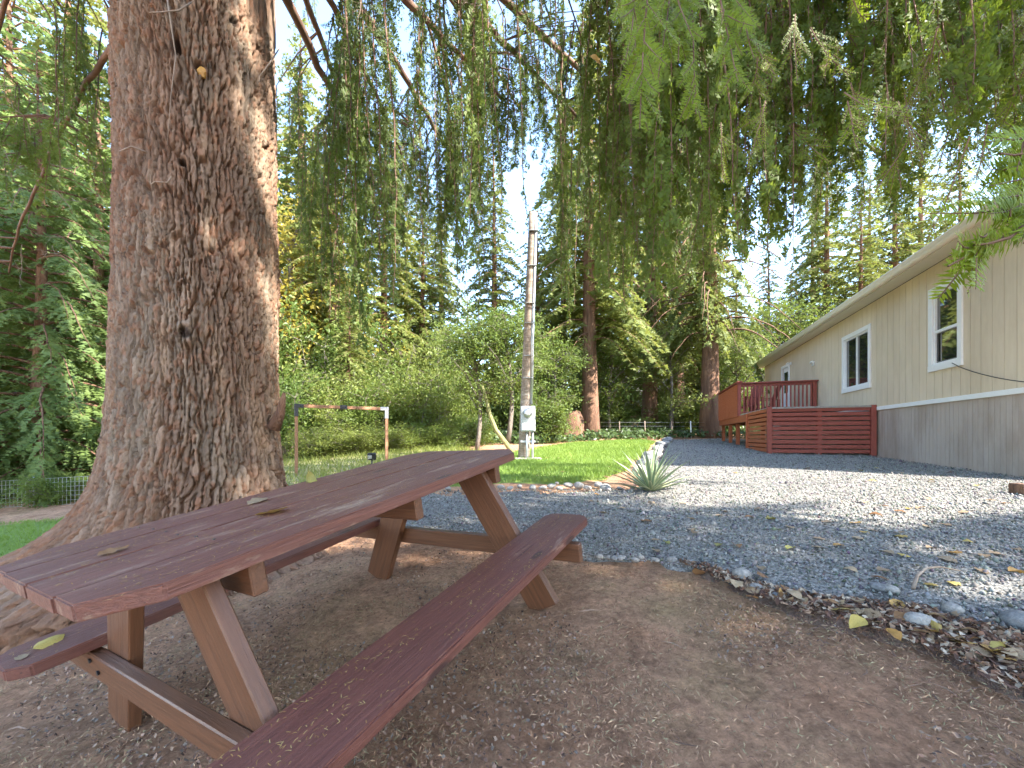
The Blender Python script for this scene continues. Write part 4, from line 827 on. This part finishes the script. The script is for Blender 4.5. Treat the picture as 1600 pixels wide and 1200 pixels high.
# ------------------------------------------------------------------ stones
def stone_mesh(seed, mat):
    r = random.Random(seed); bm = bmesh.new(); bmesh.ops.create_icosphere(bm, subdivisions=2, radius=.5)
    pl = [(Vector((r.gauss(0, 1), r.gauss(0, 1), r.gauss(0, 1))).normalized(), r.uniform(.3, .45)) for _ in range(7)]
    for v in bm.verts:
        for nn, d in pl:
            e_ = v.co.dot(nn)-d
            if e_ > 0: v.co -= nn*e_*.85
        v.co *= 1+r.uniform(-.04, .04); v.co.z *= .68
    me = bpy.data.meshes.new('stone'); bm.to_mesh(me); bm.free(); me.materials.append(mat)
    for p_ in me.polygons: p_.use_smooth = True
    return me
STM = [stone_mesh(k, M['stone'] if k % 3 else M['stoneg']) for k in range(6)]
def stone(px, py, size, label, group, k=None):
    p = gp(px, py); p.z += .03+size*.12; o = obj('stone', STM[random.randrange(6) if k is None else k], None, None, p, (random.uniform(-.2, .2), random.uniform(-.2, .2), random.uniform(0, 6)), (size*random.uniform(.85, 1.3), size, size*random.uniform(.8, 1.1))); return tag(o, label, 'stone', group)
for (x, y, s) in [(783, 766, .09), (797, 768, .08), (812, 765, .07), (832, 767, .09), (848, 768, .08), (862, 766, .12), (874, 769, .09), (888, 764, .1), (905, 765, .13), (918, 768, .1), (935, 764, .12), (946, 768, .13), (952, 770, .08), (968, 768, .06), (870, 760, .06), (760, 768, .08), (725, 768, .09), (700, 769, .08)]:
    stone(x, y, s, 'small rounded stone edging the near side of the lawn', 'stones along the near lawn edge')
for k in range(20):
    f = k/19; stone(np.interp(f, [0, .5, 1], [1000, 1024, 1044])+random.uniform(-5, 5), np.interp(f, [0, .5, 1], [741, 712, 687]), random.uniform(.16, .28)*(1+f*.5), 'pale sunlit stone edging the gravel on its far left side', 'stones along the gravel and lawn border')
for (x, y, s, lab) in [(1160, 912, .10, 'flat grey stone at the corner of the gravel edge'), (1182, 932, .07, 'pale stone next to the flat grey one at the gravel edge'), (1373, 931, .075, 'white stone lying in the dark litter strip'), (1392, 934, .07, 'grey pebble right of the white stone in the litter'), (1438, 988, .10, 'large pale stone at the boundary of litter and brown ground'), (1488, 968, .08, 'dark rounded stone in the leaf litter'), (1592, 988, .12, 'rounded grey stone at the right edge of the picture'), (1215, 945, .06, 'small pale stone by the litter edge'), (1002, 770, .10, 'dark round stone beside the yucca'), (988, 772, .07, 'small pale stone left of the yucca'), (1050, 885, .07, 'stone at the near gravel edge right of the bench'), (575, 780, .1, 'stone behind the picnic table')]:
    stone(x, y, s, lab, None)
for k in range(9): stone(920+k*14+random.uniform(-6, 6), 882+random.uniform(-3, 4), random.uniform(.03, .06), 'small pebble along the near gravel edge', 'pebbles along the near gravel edge')
tg = [gp(x, y)+Vector((0, 0, .04+z)) for x, y, z in ((1427, 933, 0), (1433, 920, .02), (1447, 910, .03), (1470, 905, .02), (1500, 908, .01))]
tag(tube('bare_twig', tg, [.008, .007, .006, .004, .003], M['deadtwig'], None, 6), 'bare curved twig lying on the gravel near the litter strip', 'twig')

# ------------------------------------------------------------------ yucca
p = gp(1017, 772); yc = empty('yucca_plant', p); tag(yc, 'spiky variegated yucca at the corner of lawn and gravel', 'plant')
def blade(seed, L):
    r = np.random.default_rng(seed); n = 7; t = np.linspace(0, 1, n); w = .042*np.sin(np.clip(t*.8+.22, 0, 1)*np.pi)**.7*(1-t**5)+.001; droop = r.uniform(.0, .18)
    V, C_ = [], []
    for k in range(n):
        for j, s in enumerate((-1, -.62, 0, .62, 1)):
            V.append((L*t[k], s*w[k], -droop*L*t[k]**2.2+abs(s)*w[k]*.5)); C_.append((.5, .47, .27) if abs(s) > .8 else ((.13, .19, .1) if abs(s) < .1 else (.2, .26, .15)))
    F = [(k*5+j, (k+1)*5+j, (k+1)*5+j+1, k*5+j+1) for k in range(n-1) for j in range(4)]
    return mesh_np('yucca_leaf', np.array(V), np.array(F), [M['yucca']], None, True, np.array(C_))
YB = [blade(k, 1) for k in range(6)]
r = np.random.default_rng(81)
for k in range(44):
    az = k*2.39996; f = k/44; el = math.radians(82-70*f**.8)+r.normal(0, .07); obj('leaf', YB[k % 6], yc, None, (math.cos(az)*.03*f, math.sin(az)*.03*f, .03), (r.normal(0, .2), -el, az), r.uniform(.42, .58)*(1-.12*f))

# ------------------------------------------------------------------ house (x along the wall, y out towards the lawn)
E1 = Vector((.311, .9504, 0)); P0 = Vector((6.36, 5.17, 0)); hs = empty('house', P0, math.atan2(E1.y, E1.x)); tag(hs, 'beige single-storey house with vertical siding, white windows and taupe skirting', 'house')
X0, X1, DEP, ZB, ZT = -.5, 12.1, 7.5, 1.72, 3.90
OPN = [(1.1, 1.75, 2.235, 3.465), (3.79, 4.98, 2.205, 3.415), (9.05, 9.77, 1.80, 3.50)]
r = np.random.default_rng(91)
edges = []; x = X0
while x < X1-.05: edges.append(x); x += .2
edges.append(X1)
for k in range(len(edges)-1):
    a, b = edges[k]+.004, edges[k+1]-.004; cuts = sorted({a, b}|{v for o_ in OPN for v in o_[:2] if a < v < b})
    for c0, c1 in zip(cuts[:-1], cuts[1:]):
        zs = [(ZB, ZT)]
        for (ox0, ox1, oz0, oz1) in OPN:
            if ox0-.001 <= c0 and c1 <= ox1+.001: zs = [(ZB, oz0), (oz1, ZT)]
        for z0, z1 in zs: box('siding_board', hs, ((c0+c1)/2, -.008, (z0+z1)/2), (c1-c0, .016, z1-z0), M['siding'])
W_in = box('wall_core', hs, ((X0+X1)/2, -.08, (ZB+ZT)/2), (X1-X0, .12, ZT-ZB), M['siding'])
bpy.data.objects.remove(W_in)
bmw = Soup()          # inner wall behind the grooves, with openings left free
def sbox(so_, x0, x1, y0, y1, z0, z1):
    v = np.array([(x, y, z) for x in (x0, x1) for y in (y0, y1) for z in (z0, z1)]); f = np.array([(0, 1, 3), (0, 3, 2), (4, 6, 7), (4, 7, 5), (0, 4, 5), (0, 5, 1), (2, 3, 7), (2, 7, 6), (0, 2, 6), (0, 6, 4), (1, 5, 7), (1, 7, 3)]); so_.add(v, f)
xs = [X0+.01]+[v for o_ in OPN for v in o_[:2]]+[X1-.01]
for k in range(0, len(xs), 2): sbox(bmw, xs[k], xs[k+1], -.12, -.0165, ZB-.2, ZT-.002)
for (a, b, c, d) in OPN: sbox(bmw, a, b, -.12, -.0165, ZB-.2, c); sbox(bmw, a, b, -.12, -.0165, d, ZT-.002)
sbox(bmw, X0+.01, X0+.12, -DEP, -.121, .2, ZT); sbox(bmw, X1-.12, X1-.01, -DEP, -.121, .2, ZT); sbox(bmw, X0+.01, X1-.01, -DEP-.1, -DEP-.001, .2, ZT)
obj('wall', bmw.mesh('wall', [M['siding']]), hs)
k = 0; x = X0
while x < X1-.02:
    w_ = .098; box('skirting_board', hs, (x+w_/2+.003, -.022, .935), (w_-.006, .02, 1.42), M['skirt']); x += w_; k += 1
sk = Soup(); sbox(sk, X0+.02, X1-.02, -.11, -.032, .2, 1.64); obj('skirting_back', sk.mesh('skirting_back', [M['skirt']]), hs)
box('belt_trim', hs, ((X0+X1)/2, .006, 1.682), (X1-X0, .028, .072), M['white'], .004)
# roof: two slopes, eave with fascia, soffit and gutter
OV, SL = .3, .30; rf = Soup()
def slab(y0, z0, y1, z1, t):
    v = [(x, y, z) for x in (X0-.35, X1+.35) for (y, z) in ((y0, z0), (y1, z1), (y1, z1+t), (y0, z0+t))]; f = [(0, 1, 2), (0, 2, 3), (4, 6, 5), (4, 7, 6), (0, 4, 5), (0, 5, 1), (3, 2, 6), (3, 6, 7), (1, 5, 6), (1, 6, 2), (0, 3, 7), (0, 7, 4)]; rf.add(np.array(v), f)
rz_ = ZT+.06+SL*(OV+DEP/2); slab(OV, ZT+.06, -DEP/2, rz_, .05); slab(-DEP-OV, ZT+.06, -DEP/2-.001, rz_, .05)
roof = obj('roof', rf.mesh('roof', [M['roof']]), hs)
gb = Soup(); 
for xx in (X0+.05, X1-.05): v = np.array([(xx, -.1, ZT), (xx, -DEP, ZT), (xx, -DEP/2, rz_-.02)]); gb.add(v, [(0, 1, 2)])
obj('gable_wall', gb.mesh('gable', [M['siding']]), hs)
box('soffit', hs, ((X0+X1)/2, OV/2+.0, ZT+.013), (X1-X0+.7, OV-.02, .016), M['gutter'])
box('fascia', hs, ((X0+X1)/2, OV+.0, ZT+.055), (X1-X0+.7, .02, .12), M['gutter'], .003)
gut = [(.012, -.055), (.07, -.055), (.095, -.02), (.085, .01), (.115, .045), (.115, .06), (.012, .06)]
gm = Soup(); v = np.array([(x, OV+y, ZT+.06+z) for x in (X0-.36, X1+.36) for y, z in gut]); n_ = len(gut); f = []
for k in range(n_): f += [(k, (k+1) % n_, n_+(k+1) % n_), (k, n_+(k+1) % n_, n_+k)]
for k in range(1, n_-1): f += [(0, k+1, k), (n_, n_+k, n_+k+1)]
obj('gutter', gm.add(v, f) or gm.mesh('gutter', [M['gutter']]), roof)
tube('downspout', [(X1+.06, OV, ZT-.02), (X1+.05, OV-.03, ZT-.1), (X1+.02, .07, ZT-.28), (X1-.02, .06, ZT-.4), (X1-.02, .06, 1.0)], .033, M['gutter'], roof, 8)
def window(x0, x1, z0, z1, kind):
    w = obj('window', None, hs); w.name = 'window'; w.location = (0, 0, 0); t = .095
    box('trim', w, ((x0+x1)/2, .012, z1-t/2), (x1-x0, .03, t), M['white'], .003); box('trim', w, ((x0+x1)/2, .014, z0+t/2), (x1-x0, .034, t), M['white'], .003)
    for xx in (x0+t/2, x1-t/2): box('trim', w, (xx, .012, (z0+z1)/2), (t-.001, .029, z1-z0-2*t-.002), M['white'], .003)
    a, b, c, d = x0+t, x1-t, z0+t, z1-t; fr = .035
    for (cx, cz, sx, sz) in (((a+b)/2, d-fr/2, b-a, fr), ((a+b)/2, c+fr/2, b-a, fr), (a+fr/2, (c+d)/2, fr, d-c-2*fr), (b-fr/2, (c+d)/2, fr, d-c-2*fr)): box('frame', w, (cx, -.02, cz), (sx, .04, sz), M['white'], .002)
    if kind == 'slider':
        m_ = (a+b)/2; box('mullion', w, (m_, -.022, (c+d)/2), (.04, .035, d-c-2*fr), M['white'], .002)
        for (u, v_) in ((a+fr, m_-.02), (m_+.02, b-fr)): box('pane', w, ((u+v_)/2, -.034, (c+d)/2), (v_-u, .006, d-c-2*fr), M['glass'])
    elif kind == 'hung':
        m_ = c+(d-c)*.46; box('meeting_rail', w, ((a+b)/2, -.018, m_), (b-a-2*fr, .04, .045), M['white'], .002)
        box('pane', w, ((a+b)/2, -.034, (m_+.022+d-fr)/2), (b-a-2*fr, .006, d-fr-m_-.022), M['glass'])
        box('pane', w, ((a+b)/2, -.044, (c+fr+m_-.022)/2), (b-a-2*fr, .006, m_-.022-c-fr), M['glass'])
        for (cx, cz, sx, sz) in (((a+b)/2, c+fr+.012, b-a-2*fr, .022), (b-fr-.012, (c+fr+m_)/2, .022, m_-c-fr-.06), (a+fr+.012, (c+fr+m_)/2, .022, m_-c-fr-.06)): box('screen_frame', w, (cx, -.028, cz), (sx, .012, sz), M['screen'])
    return w
window(1.04, 1.813, 2.17, 3.53, 'hung'); window(3.713, 5.056, 2.14, 3.48, 'slider')
dr = obj('door', None, hs)
for (cx, cz, sx, sz) in ((9.41, 3.50, .86, .09), (9.03, 2.64, .09, 1.66), (9.79, 2.64, .09, 1.66)): box('trim', dr, (cx, .012, cz), (sx, .03, sz), M['white'], .003)
box('door_leaf', dr, (9.41, -.04, 2.63), (.66, .04, 1.66), M['white'], .004); box('door_pane', dr, (9.41, -.016, 2.95), (.42, .008, .7), M['glass']); tube('handle', [(9.15, -.02, 2.62), (9.15, .04, 2.62), (9.22, .045, 2.62)], .012, M['steel'], dr, 6)
vn_ = obj('wall_vent', None, hs); box('hood', vn_, (6.88, .04, 3.21), (.17, .08, .05), M['white'], .006, (.35, 0, 0)); box('flap', vn_, (6.88, .02, 3.16), (.15, .03, .09), M['white'], .006)
lp = obj('porch_light', None, hs); box('bracket', lp, (8.82, .02, 3.50), (.09, .03, .09), M['white'], .005); tube('lamp_arm', [(8.82, .03, 3.5), (8.82, .1, 3.53), (8.82, .14, 3.47)], [.012, .012, .035], M['white'], lp, 8)
def hw(x, y, z): return hs.matrix_world@Vector((x, y, z))
hs_m = Matrix.Translation(P0)@Matrix.Rotation(math.atan2(E1.y, E1.x), 4, 'Z')
cb = []
for k in range(13):
    f = k/12; cb.append(hs_m@Vector((1.22-1.9*f, .035+.02*math.sin(f*3), 2.23-.47*math.sin(f*1.35)**.85/math.sin(1.35)**.85-.08*f)))
tag(tube('cable', cb, .006, M['black'], None, 6), 'thin black cable sagging from the near window along the wall', 'cable')
p = gp(1597, 778); o = box('splash_block', None, (p.x+.03, p.y, p.z+.07), (.1, .2, .12), M['barkfar'], .01); tag(o, 'small dark brown block at the right edge near the skirting', 'block')

# ------------------------------------------------------------------ deck with railing and slatted skirt (same axes as the house)
dk = empty('deck', P0, math.atan2(E1.y, E1.x)); tag(dk, 'red stained wooden deck with railing and horizontal slat skirt against the house', 'deck')
def gz(x, y): w = hs_m@Vector((x, y, 0)); return float(H(w.x, w.y))
DY = 1.92; ZF = 1.75
for y_, z1 in ((.06, 1.76), (.98, 1.70), (DY, 1.76)):
    g_ = gz(3.5, y_)-.05; box('post', dk, (3.5 if y_ != .98 else 3.56, y_, (g_+z1)/2), (.09, .09, z1-g_), M['deck'], .004)
for k in range(10):
    z = .80+k*.0985; box('slat', dk, (3.5, (DY+.06)/2, z), (.02, DY-.16, .076+random.uniform(-.003, .003)), M['deck'], .002, (random.uniform(-.003, .003), 0, 0))
box('cap_rail', dk, (3.5, (DY+.06)/2, 1.735), (.06, DY-.15, .035), M['deck'], .003)
for k in range(10):
    z = .80+k*.0985; box('slat', dk, (3.56+1.0, DY, z+.01), (1.88, .02, .074), M['deck_lit'], .002)
g_ = gz(5.55, DY)-.05
for yy in (DY, DY-.35): box('post', dk, (5.56, yy, (g_+1.72)/2), (.09, .09, 1.72-g_), M['deck_lit'], .004)
for k in range(10): z = .82+k*.0985; box('slat', dk, (5.56, DY-.18, z), (.02, .26, .06), M['deck_lit'], .002)
for k in range(13): y_ = .08+k*.142; box('deck_board', dk, ((3.45+10.05)/2, y_+.07, ZF-.018), (6.58, .136, .036), M['deck_grey'], .002)
for (x0, x1, y_) in ((6.6, 10.0, DY-.02),): box('rim_joist', dk, ((5.65+x1)/2, DY-.02+.03, ZF-.135), (x1-5.65+.02, .04, .2), M['deck_lit'], .003)
box('rim_joist', dk, (6.6, DY/2, ZF-.135), (.04, DY-.1, .19), M['deck'], .003); box('rim_joist', dk, (10.03, DY/2, ZF-.135), (.04, DY-.1, .2), M['deck_lit'], .003)
for (x_, y_) in ((6.6, .08), (6.6, DY+.01), (10.0, DY+.01), (8.3, DY+.01)):
    box('rail_post', dk, (x_, y_, ZF+.42), (.09, .09, .94), M['deck'] if x_ == 6.6 else M['deck_lit'], .004)
for (x_, y_) in ((7.4, DY-.1), (8.6, DY-.1), (9.95, DY-.1), (9.95, .3)):
    g_ = gz(x_, y_)-.05; box('post', dk, (x_, y_, (g_+ZF-.24)/2), (.1, .1, ZF-.24-g_), M['deck_lit'], .004)
box('hand_rail', dk, (6.6, DY/2+.04, ZF+.905), (.14, DY+.1, .036), M['deck'], .004); box('rail', dk, (6.6, DY/2+.04, ZF+.84), (.038, DY-.13, .08), M['deck'], .003)
box('rail', dk, (6.6, DY/2+.04, ZF+.06), (.037, DY-.13, .06), M['deck'], .003)
for k in range(18): box('baluster', dk, (6.565, .17+k*.097, ZF+.44), (.03, .036, .8), M['deck'], .002)
box('hand_rail', dk, (8.3, DY+.01, ZF+.942), (3.6, .14, .036), M['deck'], .004); box('rail', dk, (8.3, DY+.02, ZF+.86), (3.3, .036, .08), M['deck_lit'], .003)
for k in range(30): box('baluster', dk, (6.72+k*.108, DY+.045, ZF+.40), (.075, .022, .92), M['deck_lit'], .002)
for k in range(3): box('step', dk, (5.95+k*.0, DY+.0, 0), (.01, .01, .01), M['deck_lit']) if False else None
def chair(x, y, rz, label):
    c = empty('deck_chair', hs_m@Vector((x, y, ZF+.002)), math.atan2(E1.y, E1.x)+rz); tag(c, label, 'chair')
    for k in range(5): box('seat_slat', c, (.03+k*.1, 0, .32-.025*k), (.085, .5, .02), M['deck'], .002)
    for k in range(5): box('back_slat', c, (-.14, -.2+k*.1, .66), (.02, .088, .78-.06*abs(k-2)), M['deck'], .002, (0, -.35, 0))
    for s in (-1, 1):
        box('arm', c, (.15, s*.31, .55), (.6, .1, .02), M['deck'], .002); box('leg', c, (.42, s*.27, .275), (.09, .025, .55), M['deck'], .002); box('leg', c, (-.16, s*.27, .275), (.09, .025, .55), M['deck'], .002)
chair(7.6, 1.4, 2.0, 'red wooden chair on the deck behind the railing corner'); chair(8.2, .75, 1.1, 'red wooden chair on the deck in front of the house door')

# ------------------------------------------------------------------ service pole with meter box
p = gp(818, 719); pe = empty('service_pole', p); tag(pe, 'weathered wooden service pole with grey conduit and meter box on the lawn', 'pole')
top = Vector(P(833, 333, p.y))-p; n_ = 10; pts = [top*(k/(n_-1))+Vector((0, 0, -.15 if k == 0 else 0)) for k in range(n_)]
tube('shaft', pts, np.linspace(.112, .078, n_), M['pole'], pe, 14)
off = Vector((.075, -.07, 0)); c0 = Vector(P(826, 632, p.y))-p
tube('conduit', [c0+off*.9+Vector((-.02, 0, 0)), top*.5+off, top*.8+off*.85, top*.97+off*.75], .032, M['steel'], pe, 10)
for f in (.33, .42, .55, .63, .78, .92): c = top*f+off*.6; box('strap', pe, c+Vector((-.03, .0, 0)), (.17, .15, .012), M['steel'], .003)
mb = Vector(P(822, 655, p.y))-p; bx = mb+Vector((.03, -.16, 0)); box('meter_box', pe, bx, (.27, .13, .47), M['greybox'], .012); box('box_door', pe, bx+Vector((0, -.07, -.1)), (.235, .012, .22), M['greybox'], .005)
V, F = tube_arrays([bx+Vector((-.01, -.06, .1)), bx+Vector((-.01, -.1, .1)), bx+Vector((-.01, -.145, .1)), bx+Vector((-.01, -.16, .1))], [.085, .085, .075, .04], 14); obj('meter', mesh_np('meter', V, F, [M['steel']], None, True), pe)
for dx in (-.02, .085): tube('conduit', [bx+Vector((dx, 0, -.22)), Vector((bx.x+dx, bx.y, -.1))], .022, M['steel'], pe, 8)
box('strap', pe, bx+Vector((0, .03, -.42)), (.28, .03, .04), M['steel'], .003)
box('base_pad', pe, (.08, -.1, .03), (.5, .4, .05), M['stone'], .01)

# ------------------------------------------------------------------ wooden frame, floodlight, fences
a = P(463, 634, 7.2); b = P(604, 639, 7.9); e = empty('wooden_frame', on_ground(a.x, a.y)); o_ = Vector(e.location); tag(e, 'open frame of brown posts and crossbar with black corner brackets', 'frame')
ga = on_ground(a.x, a.y, -.05)-o_; gb_ = on_ground(b.x, b.y, -.05)-o_; A_, B_ = a-o_, b-o_; dirv = (B_-A_).normalized(); ang = math.atan2(dirv.y, dirv.x)
for q, g_ in ((A_, ga), (B_, gb_)): box('frame_post', e, ((q.x), q.y, (q.z+g_.z)/2), (.052, .052, q.z-g_.z-.05), M['post'], .004, (0, 0, ang))
mid = (A_+B_)/2; Lb = (B_-A_).length; box('crossbar', e, mid, (Lb-.06, .048, .055), M['post'], .004, (0, -math.asin(dirv.z), ang))
for q, mt, s in ((A_, M['blackmetal'], 1), (B_, M['steel'], -1)):
    box('corner_bracket', e, q+dirv*s*.04, (.15, .062, .066), mt, .006, (0, 0, ang)); box('corner_bracket', e, q+Vector((0, 0, -.09)), (.066, .064, .19), mt, .006, (0, 0, ang))
box('splice_bracket', e, mid+Vector((0, 0, .004)), (.12, .06, .072), M['blackmetal'], .005, (0, -math.asin(dirv.z), ang))
c = P(581, 713, 7.4); e = empty('floodlight', on_ground(c.x, c.y)); tag(e, 'small black floodlight on a stake seen over the back edge of the table', 'lamp'); dz = c.z-e.location.z
box('housing', e, (0, 0, dz), (.15, .09, .12), M['black'], .015, (.2, 0, .3)); box('lens', e, (-.02, -.052, dz-.012), (.07, .012, .06), M['steel'], .005, (.2, 0, .3)); tube('stake', [(0, 0, -.05), (0, 0, dz-.05)], .014, M['black'], e, 6)
# far wire fence on the bank
fx = [(1008, 677, 657), (1050, 678, 658), (1080, 676, 650), (1115, 676, 660)]
e = empty('wire_fence', on_ground(PX(1008, 19), 19)); o_ = Vector(e.location); tag(e, 'low wire fence with thin grey posts at the foot of the wooded bank', 'fence'); tops = []
for k, (px, py, _) in enumerate([(930, 0, 0), (968, 0, 0)]+fx):
    Yf = 17.6; g_ = on_ground(PX(px, Yf), Yf)-o_; t_ = Vector((g_.x+random.uniform(-.03, .03), g_.y, g_.z+.72)); tube('post', [g_-Vector((0, 0, .1)), t_], .022, M['deadtwig'] if k != 4 else M['white'], e, 6); tops.append((g_, t_))
for hgt_ in (.3, .5, .66):
    tube('wire', [g_+(t_-g_)*hgt_/.72 for g_, t_ in tops], .004, M['steel'], e, 4)
# left wire mesh fence
l0 = gp(-40, 795); l1 = gp(150, 786); e = empty('mesh_fence', l0); tag(e, 'low galvanised wire mesh fence left of the big trunk', 'fence'); d = l1-l0; Lf = d.length; hgt_ = .42
wm = Soup()
for k in range(int(Lf/.075)+1):
    b_ = d*(k*.075/Lf); V, F = tube_arrays([b_, b_+Vector((0, 0, hgt_))], [.0028, .0028], 3, False); wm.add(V, F)
for k in range(7): z = Vector((0, 0, k*hgt_/6)); V, F = tube_arrays([z, d*.5+z, d+z], [.003]*3, 3, False); wm.add(V, F)
obj('wire_mesh', wm.mesh('wire_mesh', [M['steel']]), e)
for f in (.02, .5, .98): tube('post', [d*f-Vector((0, 0, .1)), d*f+Vector((0, 0, hgt_+.06))], .012, M['steel'], e, 6)

# ------------------------------------------------------------------ neighbouring houses glimpsed through the trees
def neighbour(px, Y_, w_, d_, h_, rz, wall, roofc, label, wins):
    e = empty('neighbour_house', on_ground(PX(px, Y_), Y_, -.2), rz); tag(e, label, 'house')
    nb = int(h_/.2)
    for k in range(nb): box('lap_board', e, (0, -.012*0, k*.2+.1), (w_, d_, .196), wall, .0)
    for (x, z, sx, sz) in wins:
        w = obj('window', None, e); box('frame', w, (x, -d_/2-.03, z), (sx+.2, .06, sz+.2), M['white'], .01); box('pane', w, (x, -d_/2-.065, z), (sx, .02, sz), M['glass'])
    so_ = Soup(); v = np.array([(x, y, z) for x in (-w_/2-.4, w_/2+.4) for (y, z) in ((-d_/2-.5, h_), (0, h_+d_*.22), (d_/2+.5, h_))]); so_.add(v, [(0, 3, 4), (0, 4, 1), (1, 4, 5), (1, 5, 2), (0, 1, 2), (3, 5, 4), (0, 2, 5), (0, 5, 3)]); obj('roof', so_.mesh('roof', [roofc]), e)
    box('fascia', e, (0, -d_/2-.52, h_-.02), (w_+.8, .04, .2), M['white'])
blue = plain('blue_grey_lap', (.2, .235, .3), .7); palew = plain('pale_lap', (.5, .5, .48), .7)
neighbour(1215, 30, 9, 7, 5.2, .1, blue, M['roof'], 'blue-grey neighbouring house glimpsed past the far corner of the eave', [(-2.0, 4.2, 1.2, 1.2), (.5, 4.2, 1.2, 1.2), (-2.0, 1.6, 1.2, 1.2)])
neighbour(975, 34, 8, 7, 4.6, -.1, palew, M['roof'], 'pale neighbouring house glimpsed between the conifer trunks', [(-2, 2.6, 1.2, 1.3), (1.5, 2.6, 1.2, 1.3)])
